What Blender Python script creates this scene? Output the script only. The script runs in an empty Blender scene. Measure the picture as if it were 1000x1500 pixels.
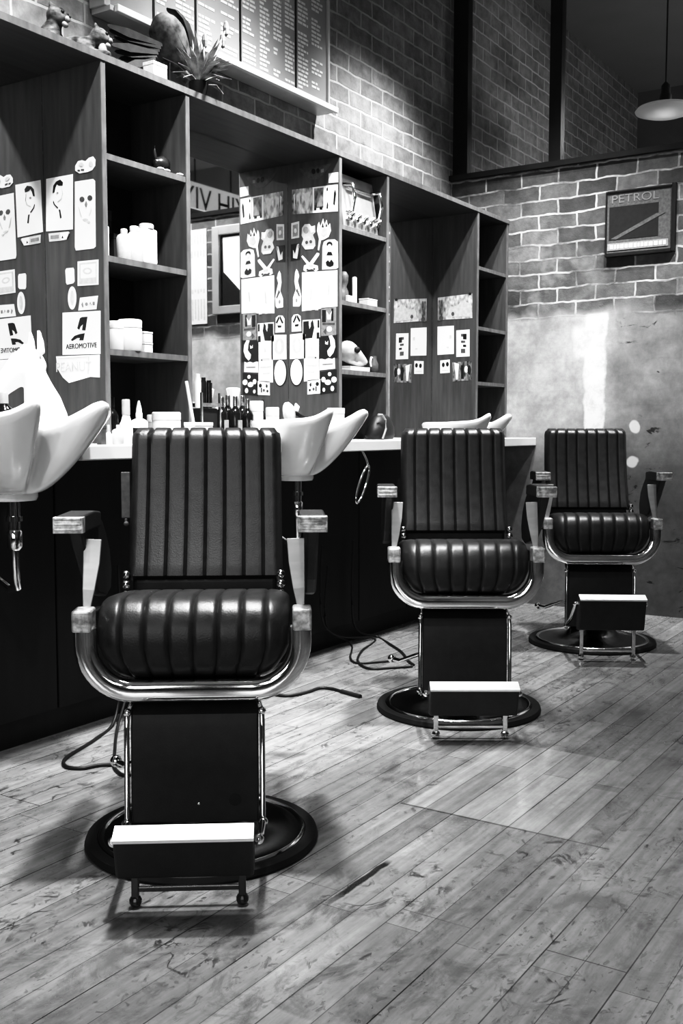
import bpy, bmesh, math, random
from mathutils import Vector, Matrix
random.seed(7)
SC = bpy.context.scene
COL = SC.collection
PI = math.pi

# ---------------------------------------------------------------- camera
FPX, HY, VX, CH = 1530.0, 629.0, 1490.0, 1.03
PITCH = math.atan((750 - HY) / FPX)
YAW = math.atan((VX - 500) / (FPX / math.cos(PITCH)))
cF = Vector((math.cos(YAW), math.sin(YAW), 0)); cR = Vector((math.sin(YAW), -math.cos(YAW), 0)); cZ = Vector((0, 0, 1))
cFW = cF * math.cos(PITCH) - cZ * math.sin(PITCH); cUP = cF * math.sin(PITCH) + cZ * math.cos(PITCH)
cC = Vector((0, 0, CH))
cam_d = bpy.data.cameras.new('camera'); cam = bpy.data.objects.new('camera', cam_d); COL.objects.link(cam)
cam_d.sensor_fit = 'VERTICAL'; cam_d.sensor_height = 36.0; cam_d.lens = FPX / 1500 * 36.0
cam_d.clip_start = 0.05; cam_d.clip_end = 60
cam.matrix_world = Matrix((( cR.x, cUP.x, -cFW.x, cC.x), (cR.y, cUP.y, -cFW.y, cC.y), (cR.z, cUP.z, -cFW.z, cC.z), (0, 0, 0, 1)))
SC.camera = cam

def on(px, py, axis, val):
    """the point of the real plane (axis = val) that the photo shows at this pixel"""
    d = cFW * FPX + cR * (px - 500) + cUP * (750 - py)
    t = (val - cC[axis]) / d[axis]
    return cC + d * t

# ---------------------------------------------------------------- materials
def newmat(name):
    m = bpy.data.materials.new(name); m.use_nodes = True
    nt = m.node_tree; b = nt.nodes['Principled BSDF']
    return m, nt, b, nt.links

def g(v, a=1.0): return (v, v, v, a)

def mat(name, lo, hi=None, rough=0.5, metal=0.0, scale=20, stretch=(1, 1, 1), bump=0.0, rvar=0.0, coat=0.0, emit=0.0, spec=0.5, detail=4, bscale=None):
    m, nt, b, L = newmat(name)
    hi = lo if hi is None else hi
    tc = nt.nodes.new('ShaderNodeTexCoord'); mp = nt.nodes.new('ShaderNodeMapping'); mp.inputs['Scale'].default_value = stretch
    nz = nt.nodes.new('ShaderNodeTexNoise'); nz.inputs['Scale'].default_value = scale; nz.inputs['Detail'].default_value = detail
    cr = nt.nodes.new('ShaderNodeValToRGB'); cr.color_ramp.elements[0].position = 0.3; cr.color_ramp.elements[1].position = 0.7
    cr.color_ramp.elements[0].color = g(lo); cr.color_ramp.elements[1].color = g(hi)
    L.new(tc.outputs['Object'], mp.inputs['Vector']); L.new(mp.outputs['Vector'], nz.inputs['Vector'])
    L.new(nz.outputs['Fac'], cr.inputs['Fac']); L.new(cr.outputs['Color'], b.inputs['Base Color'])
    b.inputs['Roughness'].default_value = rough; b.inputs['Metallic'].default_value = metal
    b.inputs['Specular IOR Level'].default_value = spec
    if coat: b.inputs['Coat Weight'].default_value = coat; b.inputs['Coat Roughness'].default_value = 0.12
    if rvar:
        mr = nt.nodes.new('ShaderNodeMapRange'); mr.inputs['To Min'].default_value = max(0.02, rough - rvar); mr.inputs['To Max'].default_value = rough + rvar
        L.new(nz.outputs['Fac'], mr.inputs['Value']); L.new(mr.outputs['Result'], b.inputs['Roughness'])
    if bump:
        bp = nt.nodes.new('ShaderNodeBump'); bp.inputs['Strength'].default_value = bump; bp.inputs['Distance'].default_value = 0.004
        src = nz
        if bscale:
            src = nt.nodes.new('ShaderNodeTexNoise'); src.inputs['Scale'].default_value = bscale; L.new(tc.outputs['Object'], src.inputs['Vector'])
        L.new(src.outputs['Fac'], bp.inputs['Height']); L.new(bp.outputs['Normal'], b.inputs['Normal'])
    if emit:
        L.new(cr.outputs['Color'], b.inputs['Emission Color']); b.inputs['Emission Strength'].default_value = emit
    return m

M = {}
M['wood'] = mat('dark stained plywood', 0.055, 0.09, 0.55, scale=9, stretch=(5, 5, 0.5), bump=0.1)
M['wood_edge'] = mat('worn plywood edge', 0.11, 0.18, 0.5, scale=14, stretch=(3, 3, 1))
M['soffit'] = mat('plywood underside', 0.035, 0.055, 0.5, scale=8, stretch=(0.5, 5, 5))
M['backing'] = mat('black stained backing', 0.012, 0.025, 0.7, scale=9)
M['cab'] = mat('black painted board', 0.006, 0.012, 0.55, scale=6, stretch=(4, 4, 0.7))
M['white'] = mat('white laminate', 0.6, 0.66, 0.35, scale=5)
M['ceramic'] = mat('white glazed ceramic', 0.80, 0.84, 0.08, scale=3, coat=0.6)
M['plaster_white'] = mat('white matt ceramic', 0.82, 0.86, 0.4, scale=6)
M['leather'] = mat('black leather', 0.021, 0.032, 0.40, scale=40, bump=0.12, rvar=0.08, bscale=260, spec=0.55)
M['leather_dull'] = mat('black vinyl', 0.018, 0.026, 0.5, scale=30, bump=0.1, bscale=220)
M['chrome'] = mat('chrome', 0.8, 0.9, 0.09, metal=1.0, scale=12, rvar=0.05)
M['chrome_worn'] = mat('worn chrome', 0.45, 0.75, 0.22, metal=1.0, scale=45, rvar=0.1, bump=0.15)
M['post'] = mat('dull plated steel', 0.36, 0.46, 0.42, metal=0.5, scale=9, stretch=(1, 12, 2))
M['cap'] = mat('scuffed cast metal', 0.3, 0.85, 0.35, metal=0.55, scale=70, rvar=0.1, bump=0.3)
M['dish'] = mat('dull chrome dish', 0.16, 0.26, 0.2, metal=1.0, scale=7, rvar=0.08)
M['sign_white'] = mat('white sign with added glow', 0.85, 0.9, 0.5, scale=4, emit=0.55)  # glow added to brighten the sign in the dark hall
M['alu'] = mat('bright brushed metal', 0.85, 0.92, 0.45, metal=0.55, scale=6, stretch=(1, 12, 12))
M['rubber'] = mat('black rubber', 0.012, 0.018, 0.6, scale=20)
M['darkmetal'] = mat('black enamelled iron', 0.02, 0.04, 0.28, scale=8, rvar=0.08, coat=0.3)
M['paper'] = mat('white paper', 0.74, 0.8, 0.6, scale=10)
M['paper_grey'] = mat('pale grey paper', 0.42, 0.55, 0.6, scale=60)
M['grey'] = mat('mid grey print', 0.2, 0.3, 0.6, scale=80)
M['lightgrey'] = mat('light grey print', 0.5, 0.6, 0.6, scale=80)
M['dimgrey'] = mat('dark grey print', 0.07, 0.12, 0.6, scale=70)
M['ink'] = mat('black ink', 0.008, 0.014, 0.6, scale=50)
M['photo'] = mat('grey photo print', 0.16, 0.66, 0.45, scale=60, detail=2, stretch=(1, 1, 0.5))
M['photo_dark'] = mat('dark photo print', 0.01, 0.34, 0.45, scale=60, detail=2, stretch=(1, 1, 0.5))
M['bottle_dark'] = mat('dark glass bottle', 0.01, 0.02, 0.12, scale=10, coat=0.4)
M['bottle_grey'] = mat('grey plastic', 0.3, 0.42, 0.35, scale=10)
M['clearish'] = mat('frosted jar', 0.45, 0.6, 0.2, scale=30)
M['silver'] = mat('brushed silver case', 0.4, 0.58, 0.35, metal=0.6, scale=14)
M['fur_tiger'] = mat('striped fur', 0.012, 0.17, 0.9, scale=34, stretch=(1, 1, 1.8), bump=0.2, detail=2)
M['fur_pale'] = mat('pale fur', 0.22, 0.34, 0.85, scale=40, bump=0.4)
M['feather'] = mat('mottled feathers', 0.012, 0.19, 0.8, scale=30, bump=0.35, detail=7)
M['feather_dark'] = mat('dark feathers', 0.006, 0.022, 0.7, scale=40, bump=0.2)
M['leaf'] = mat('dried leaves', 0.08, 0.5, 0.7, scale=30, bump=0.3)
M['bone'] = mat('aged bone', 0.28, 0.5, 0.6, scale=16, bump=0.3)
M['cable'] = mat('black cable', 0.012, 0.018, 0.5, scale=20)
M['iron'] = mat('black painted steel', 0.008, 0.016, 0.45, scale=10)
M['ceil'] = mat('grey ceiling paint', 0.34, 0.38, 0.9, scale=2)
M['board_face'] = mat('grey menu board', 0.25, 0.31, 0.35, scale=2)
M['board_text'] = mat('white board lettering', 0.58, 0.66, 0.6, scale=10)
M['board_frame'] = mat('silver frame', 0.5, 0.6, 0.35, metal=0.4, scale=8)
M['opal'] = mat('opal enamel shade', 0.62, 0.7, 0.4, scale=4, emit=0.2)
M['window_pane'] = mat('bright frosted pane', 0.85, 0.9, 0.3, scale=3, emit=0.55)

m, nt, b, L = newmat('mirror'); b.inputs['Base Color'].default_value = g(0.86); b.inputs['Metallic'].default_value = 1.0; b.inputs['Roughness'].default_value = 0.015
nz = nt.nodes.new('ShaderNodeTexNoise'); nz.inputs['Scale'].default_value = 3
mr = nt.nodes.new('ShaderNodeMapRange'); mr.inputs['To Min'].default_value = 0.01; mr.inputs['To Max'].default_value = 0.03
L.new(nz.outputs['Fac'], mr.inputs['Value']); L.new(mr.outputs['Result'], b.inputs['Roughness']); M['mirror'] = m

m, nt, b, L = newmat('partition glass')
out = nt.nodes['Material Output']; nt.nodes.remove(b)
tr = nt.nodes.new('ShaderNodeBsdfTransparent'); tr.inputs['Color'].default_value = g(0.86)
gl = nt.nodes.new('ShaderNodeBsdfGlossy'); gl.inputs['Roughness'].default_value = 0.02; gl.inputs['Color'].default_value = g(0.8)
fr = nt.nodes.new('ShaderNodeFresnel'); fr.inputs['IOR'].default_value = 1.4
mx = nt.nodes.new('ShaderNodeMixShader'); L.new(fr.outputs['Fac'], mx.inputs['Fac']); L.new(tr.outputs[0], mx.inputs[1]); L.new(gl.outputs[0], mx.inputs[2]); L.new(mx.outputs[0], out.inputs['Surface'])
M['glass'] = m

def mth(nt, op, a, b=None, c=None):
    n = nt.nodes.new('ShaderNodeMath'); n.operation = op
    for i, v in enumerate((a, b, c)):
        if v is None: continue
        if isinstance(v, (int, float)): n.inputs[i].default_value = v
        else: nt.links.new(v, n.inputs[i])
    return n.outputs[0]

def ramp(nt, src, p0, p1, c0=0.0, c1=1.0):
    n = nt.nodes.new('ShaderNodeMapRange'); n.clamp = True
    n.inputs['From Min'].default_value = p0; n.inputs['From Max'].default_value = p1
    n.inputs['To Min'].default_value = c0; n.inputs['To Max'].default_value = c1
    nt.links.new(src, n.inputs['Value']); return n.outputs[0]

def noise(nt, vec, scale, detail=4, rough=0.5, stretch=None, dist=0.0):
    n = nt.nodes.new('ShaderNodeTexNoise'); n.inputs['Scale'].default_value = scale; n.inputs['Detail'].default_value = detail
    n.inputs['Roughness'].default_value = rough; n.inputs['Distortion'].default_value = dist
    if stretch:
        mp = nt.nodes.new('ShaderNodeMapping'); mp.inputs['Scale'].default_value = stretch
        nt.links.new(vec, mp.inputs['Vector']); vec = mp.outputs['Vector']
    nt.links.new(vec, n.inputs['Vector']); return n.outputs['Fac']

def brickmat(name, plane, dark, light, mortar, plaster_z=None, paint=0.0):
    """plane 'x' = wall facing x (uses y,z); 'y' = wall facing y (uses x,z)"""
    m, nt, b, L = newmat(name)
    tc = nt.nodes.new('ShaderNodeTexCoord'); sp = nt.nodes.new('ShaderNodeSeparateXYZ'); L.new(tc.outputs['Object'], sp.inputs[0])
    cb = nt.nodes.new('ShaderNodeCombineXYZ')
    L.new(sp.outputs['Y' if plane == 'x' else 'X'], cb.inputs['X']); L.new(sp.outputs['Z'], cb.inputs['Y'])
    ob = tc.outputs['Object']
    # ragged joints
    wob = nt.nodes.new('ShaderNodeTexNoise'); wob.inputs['Scale'].default_value = 9; L.new(ob, wob.inputs['Vector'])
    ad = nt.nodes.new('ShaderNodeMixRGB'); ad.blend_type = 'LINEAR_LIGHT'; ad.inputs['Fac'].default_value = 0.016 if paint == 0 else 0.01
    L.new(cb.outputs[0], ad.inputs['Color1']); L.new(wob.outputs['Color'], ad.inputs['Color2'])
    br = nt.nodes.new('ShaderNodeTexBrick'); br.offset = 0.5
    br.inputs['Scale'].default_value = 1.0; br.inputs['Brick Width'].default_value = 0.225; br.inputs['Row Height'].default_value = 0.0835
    br.inputs['Mortar Size'].default_value = 0.006; br.inputs['Mortar Smooth'].default_value = 0.25; br.inputs['Bias'].default_value = -0.1
    br.inputs['Color1'].default_value = g(dark); br.inputs['Color2'].default_value = g(light); br.inputs['Mortar'].default_value = g(mortar)
    L.new(ad.outputs[0], br.inputs['Vector'])
    n1 = noise(nt, ob, 14, 6, 0.65); n2 = noise(nt, ob, 1.6, 4, 0.6); n3 = noise(nt, ob, 60, 4, 0.7)
    var = mth(nt, 'MULTIPLY', ramp(nt, n1, 0.3, 0.7, 0.65, 1.3), ramp(nt, n2, 0.3, 0.7, 0.75, 1.2))
    # worn mortar: paint smeared over some joints
    mo = mth(nt, 'MULTIPLY', br.outputs['Fac'], ramp(nt, noise(nt, ob, 3.3, 5, 0.65), 0.4, 0.58, 0.08 if paint == 0 else 0.55, 1.0))
    cbk = nt.nodes.new('ShaderNodeMixRGB'); cbk.inputs['Color1'].default_value = g(dark); cbk.inputs['Color2'].default_value = g(mortar)
    # brick tint without joints
    b2 = nt.nodes.new('ShaderNodeTexBrick'); b2.offset = 0.5
    for k in ('Scale', 'Brick Width', 'Row Height', 'Bias'): b2.inputs[k].default_value = br.inputs[k].default_value
    b2.inputs['Mortar Size'].default_value = 0.0; b2.inputs['Color1'].default_value = g(dark); b2.inputs['Color2'].default_value = g(light)
    L.new(ad.outputs[0], b2.inputs['Vector'])
    mul = nt.nodes.new('ShaderNodeMixRGB'); mul.blend_type = 'MULTIPLY'; mul.inputs['Fac'].default_value = 1
    L.new(b2.outputs['Color'], mul.inputs['Color1']); L.new(var, mul.inputs['Color2'])
    L.new(mo, cbk.inputs['Fac']); L.new(mul.outputs[0], cbk.inputs['Color1'])
    col = cbk.outputs[0]; height = mth(nt, 'SUBTRACT', ramp(nt, n3, 0, 1, 0, 0.5), mth(nt, 'MULTIPLY', br.outputs['Fac'], -0.6 if paint == 0 else 0.9))
    if plaster_z:
        z = sp.outputs['Z']; y = sp.outputs['Y']
        edge = mth(nt, 'ADD', z, ramp(nt, noise(nt, ob, 3.5, 5), 0, 1, -0.09, 0.09))
        pm = ramp(nt, edge, plaster_z + 0.02, plaster_z - 0.03)
        # smears of render over the brick close to the shelves
        sm = mth(nt, 'MULTIPLY', ramp(nt, noise(nt, ob, 2.6, 4, 0.6), 0.5, 0.62), ramp(nt, y, 1.9, 2.5))
        sm = mth(nt, 'MULTIPLY', sm, ramp(nt, z, 2.3, 2.0))
        pm = mth(nt, 'MAXIMUM', pm, sm)
        pn = noise(nt, ob, 4.5, 6, 0.62); pf = noise(nt, ob, 26, 5, 0.7)
        pcol = mth(nt, 'MULTIPLY', ramp(nt, pn, 0.28, 0.72, 0.22, 0.42), ramp(nt, pf, 0.3, 0.75, 0.82, 1.12))
        # paler to the shelf side, darker right of it, palest at the far right
        pcol = mth(nt, 'MULTIPLY', pcol, mth(nt, 'MAXIMUM', ramp(nt, y, 1.88, 2.02, 0.62, 1.12), ramp(nt, y, 1.4, 1.2, 0.62, 1.9)))
        # dark gouges
        gg = mth(nt, 'MULTIPLY', ramp(nt, noise(nt, ob, 6.5, 5, 0.62, (1, 1, 2.6), 0.7), 0.62, 0.67), mth(nt, 'MULTIPLY', ramp(nt, y, 1.95, 1.85), ramp(nt, y, 1.2, 1.3)))
        pcol = mth(nt, 'MULTIPLY', pcol, mth(nt, 'SUBTRACT', 1.0, mth(nt, 'MULTIPLY', gg, 0.85)))
        low = ramp(nt, z, 0.75, 1.15, 0.42, 1.0); pcol = mth(nt, 'MULTIPLY', pcol, low)  # shade below worktop height painted into the render
        # white streak of filler
        wy = mth(nt, 'ADD', y, ramp(nt, noise(nt, ob, 7, 4), 0, 1, -0.035, 0.035))
        band = mth(nt, 'MULTIPLY', ramp(nt, wy, 1.95, 1.965), ramp(nt, wy, 2.085, 2.07))
        wide = mth(nt, 'MULTIPLY', ramp(nt, wy, 1.95, 1.965), ramp(nt, wy, 2.15, 2.12))
        wide = mth(nt, 'MULTIPLY', wide, mth(nt, 'MULTIPLY', ramp(nt, z, 1.42, 1.45), ramp(nt, z, 1.64, 1.58)))
        band = mth(nt, 'MULTIPLY', band, mth(nt, 'MULTIPLY', ramp(nt, z, 1.69, 1.665), ramp(nt, z, 0.5, 0.7)))
        band = mth(nt, 'MAXIMUM', band, wide)
        band = mth(nt, 'MULTIPLY', band, ramp(nt, noise(nt, ob, 11, 6, 0.7), 0.36, 0.56, 0.3, 1.0))
        # two round dabs
        for (dy, dz, rr) in ((1.786, 1.045, 0.04), (1.785, 0.85, 0.036)):
            d2 = mth(nt, 'SQRT', mth(nt, 'ADD', mth(nt, 'POWER', mth(nt, 'SUBTRACT', wy, dy), 2), mth(nt, 'POWER', mth(nt, 'SUBTRACT', z, dz), 2)))
            band = mth(nt, 'MAXIMUM', band, ramp(nt, d2, rr, rr - 0.008, 0, 0.6))
        px = nt.nodes.new('ShaderNodeMixRGB'); L.new(band, px.inputs['Fac']); L.new(pcol, px.inputs['Color1']); px.inputs['Color2'].default_value = g(0.62)
        fin = nt.nodes.new('ShaderNodeMixRGB'); L.new(pm, fin.inputs['Fac']); L.new(col, fin.inputs['Color1']); L.new(px.outputs[0], fin.inputs['Color2'])
        col = fin.outputs[0]
        height = mth(nt, 'MULTIPLY', height, mth(nt, 'SUBTRACT', 1.0, mth(nt, 'MULTIPLY', pm, 0.96)))
    L.new(col, b.inputs['Base Color']); b.inputs['Roughness'].default_value = 0.8
    bp = nt.nodes.new('ShaderNodeBump'); bp.inputs['Strength'].default_value = 0.6; bp.inputs['Distance'].default_value = 0.008
    L.new(height, bp.inputs['Height']); L.new(bp.outputs[0], b.inputs['Normal'])
    return m
M['brick_left'] = brickmat('painted brick', 'y', 0.24, 0.32, 0.52, paint=1.0)
M['brick_back'] = brickmat('bare brick and render', 'x', 0.065, 0.17, 0.42, plaster_z=1.70)
M['brick_far'] = brickmat('dim brick', 'x', 0.08, 0.13, 0.22)
M['plain_wall'] = mat('dark grey wall paint', 0.18, 0.23, 0.8, scale=3)

def floormat():
    m, nt, b, L = newmat('worn plank floor')
    tc = nt.nodes.new('ShaderNodeTexCoord'); ob = tc.outputs['Object']
    sp = nt.nodes.new('ShaderNodeSeparateXYZ'); L.new(ob, sp.inputs[0]); X, Y = sp.outputs['X'], sp.outputs['Y']
    def planks(row, length, off, c1, c2, mort, msize, seedoff=0.0):
        mp = nt.nodes.new('ShaderNodeMapping'); mp.inputs['Location'].default_value = (seedoff, -off, 0); L.new(ob, mp.inputs['Vector'])
        br = nt.nodes.new('ShaderNodeTexBrick'); br.offset = 0.37; br.offset_frequency = 2
        br.inputs['Scale'].default_value = 1; br.inputs['Brick Width'].default_value = length; br.inputs['Row Height'].default_value = row
        br.inputs['Mortar Size'].default_value = msize; br.inputs['Mortar Smooth'].default_value = 0.1; br.inputs['Bias'].default_value = 0
        br.inputs['Color1'].default_value = g(c1); br.inputs['Color2'].default_value = g(c2); br.inputs['Mortar'].default_value = g(mort)
        L.new(mp.outputs[0], br.inputs['Vector']); return br
    p1 = planks(0.0815, 2.9, 0.0095, 0.26, 0.37, 0.2, 0.0009)      # boards
    p2 = planks(0.163, 2.6, 0.091, 0.8, 1.15, 0.25, 0.0016, 0.7)   # broken dark seams
    grain = noise(nt, ob, 3, 4, 0.55, (0.7, 16, 1))
    fine = noise(nt, ob, 16, 6, 0.7, (1, 2.0, 1))
    base = mth(nt, 'MULTIPLY', p1.outputs['Color'], ramp(nt, grain, 0.25, 0.75, 0.74, 1.22))
    base = mth(nt, 'MULTIPLY', base, ramp(nt, fine, 0.3, 0.7, 0.86, 1.12))
    cloud = noise(nt, ob, 1.1, 4, 0.6)
    base = mth(nt, 'MULTIPLY', base, ramp(nt, cloud, 0.3, 0.7, 0.82, 1.15))
    seam = mth(nt, 'MULTIPLY', p2.outputs['Fac'], ramp(nt, noise(nt, ob, 3, 3), 0.35, 0.6, 0.35, 1.0))
    seam1 = mth(nt, 'MULTIPLY', p1.outputs['Fac'], 0.55)
    seam = mth(nt, 'MAXIMUM', seam, seam1)
    # worn dark stains in the traffic area
    st = noise(nt, ob, 5.5, 7, 0.72, (1, 1.6, 1), 0.6)
    stain = mth(nt, 'MULTIPLY', ramp(nt, st, 0.50, 0.64), ramp(nt, noise(nt, ob, 1.3, 3), 0.36, 0.58, 0.25, 1.0))
    sc = noise(nt, ob, 13, 5, 0.65, (1, 2.2, 1), 1.4)
    scr = mth(nt, 'MULTIPLY', ramp(nt, sc, 0.60, 0.66), ramp(nt, noise(nt, ob, 2.1, 2), 0.44, 0.6))
    spk = mth(nt, 'MULTIPLY', ramp(nt, noise(nt, ob, 34, 3, 0.6, (1, 1.7, 1), 0.8), 0.6, 0.66), ramp(nt, noise(nt, ob, 3.1, 3), 0.40, 0.55))
    ln1 = mth(nt, 'ABSOLUTE', mth(nt, 'SUBTRACT', noise(nt, ob, 7, 4, 0.6, (1, 1.5, 1), 1.2), 0.5))
    lines = mth(nt, 'MULTIPLY', ramp(nt, ln1, 0.034, 0.012), mth(nt, 'MULTIPLY', ramp(nt, noise(nt, ob, 2.4, 4, 0.6), 0.5, 0.6), ramp(nt, noise(nt, ob, 19, 3), 0.45, 0.6)))
    scr = mth(nt, 'MAXIMUM', scr, lines)
    dirt = mth(nt, 'MAXIMUM', mth(nt, 'MULTIPLY', stain, 0.5), mth(nt, 'MAXIMUM', mth(nt, 'MULTIPLY', scr, 0.75), mth(nt, 'MULTIPLY', spk, 0.5)))
    # patch of newer, cleaner boards
    def box(x0, x1, y0, y1, s=0.004):
        a = mth(nt, 'MULTIPLY', ramp(nt, X, x0 - s, x0 + s), ramp(nt, X, x1 + s, x1 - s))
        c = mth(nt, 'MULTIPLY', ramp(nt, Y, y0 - s, y0 + s), ramp(nt, Y, y1 + s, y1 - s))
        return mth(nt, 'MULTIPLY', a, c)
    patch = mth(nt, 'MAXIMUM', box(2.46, 3.14, 0.988, 1.375), box(2.46, 2.86, 0.907, 0.99))
    patch = mth(nt, 'MAXIMUM', patch, box(1.18, 1.44, 0.99, 1.07))
    patch = mth(nt, 'MAXIMUM', patch, box(4.1, 5.2, 0.99, 1.15))
    dirt = mth(nt, 'MULTIPLY', dirt, mth(nt, 'SUBTRACT', 1.0, mth(nt, 'MULTIPLY', patch, 0.85)))
    base = mth(nt, 'MULTIPLY', base, mth(nt, 'ADD', 1.0, mth(nt, 'MULTIPLY', patch, 0.3)))
    base = mth(nt, 'MULTIPLY', base, mth(nt, 'SUBTRACT', 1.0, dirt))
    base = mth(nt, 'MULTIPLY', base, mth(nt, 'SUBTRACT', 1.0, mth(nt, 'MULTIPLY', seam, 0.72)))
    # open gap between two boards, frayed
    wy = mth(nt, 'ADD', Y, ramp(nt, noise(nt, ob, 16, 4), 0, 1, -0.008, 0.008))
    gap = mth(nt, 'MULTIPLY', mth(nt, 'MULTIPLY', ramp(nt, X, 1.80, 1.9), ramp(nt, X, 2.11, 2.08)), mth(nt, 'MULTIPLY', ramp(nt, wy, 1.209, 1.213), ramp(nt, wy, 1.229, 1.225)))
    base = mth(nt, 'MULTIPLY', base, mth(nt, 'SUBTRACT', 1.0, mth(nt, 'MULTIPLY', gap, 0.92)))
    # edge line across the ends of the patch
    base = mth(nt, 'MULTIPLY', base, mth(nt, 'SUBTRACT', 1.0, mth(nt, 'MULTIPLY', box(2.452, 2.458, 0.8, 1.39, 0.002), 0.6)))
    cb = nt.nodes.new('ShaderNodeCombineXYZ')
    for k in 'XYZ': L.new(base, cb.inputs[k])
    L.new(cb.outputs[0], b.inputs['Base Color'])
    rg = mth(nt, 'ADD', ramp(nt, noise(nt, ob, 4, 5, 0.6), 0.3, 0.7, 0.11, 0.24), mth(nt, 'MULTIPLY', dirt, 0.25))
    rg = mth(nt, 'SUBTRACT', rg, mth(nt, 'MULTIPLY', patch, 0.06)); L.new(rg, b.inputs['Roughness'])
    b.inputs['Specular IOR Level'].default_value = 0.6; b.inputs['Coat Weight'].default_value = 0.35; b.inputs['Coat Roughness'].default_value = 0.1
    bp = nt.nodes.new('ShaderNodeBump'); bp.inputs['Strength'].default_value = 0.35; bp.inputs['Distance'].default_value = 0.003
    h = mth(nt, 'SUBTRACT', ramp(nt, noise(nt, ob, 5, 5, 0.6, (1, 6, 1)), 0, 1, 0, 0.2), mth(nt, 'ADD', seam, mth(nt, 'MULTIPLY', dirt, 0.3)))
    L.new(h, bp.inputs['Height']); L.new(bp.outputs[0], b.inputs['Normal'])
    return m
M['floor'] = floormat()

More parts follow.
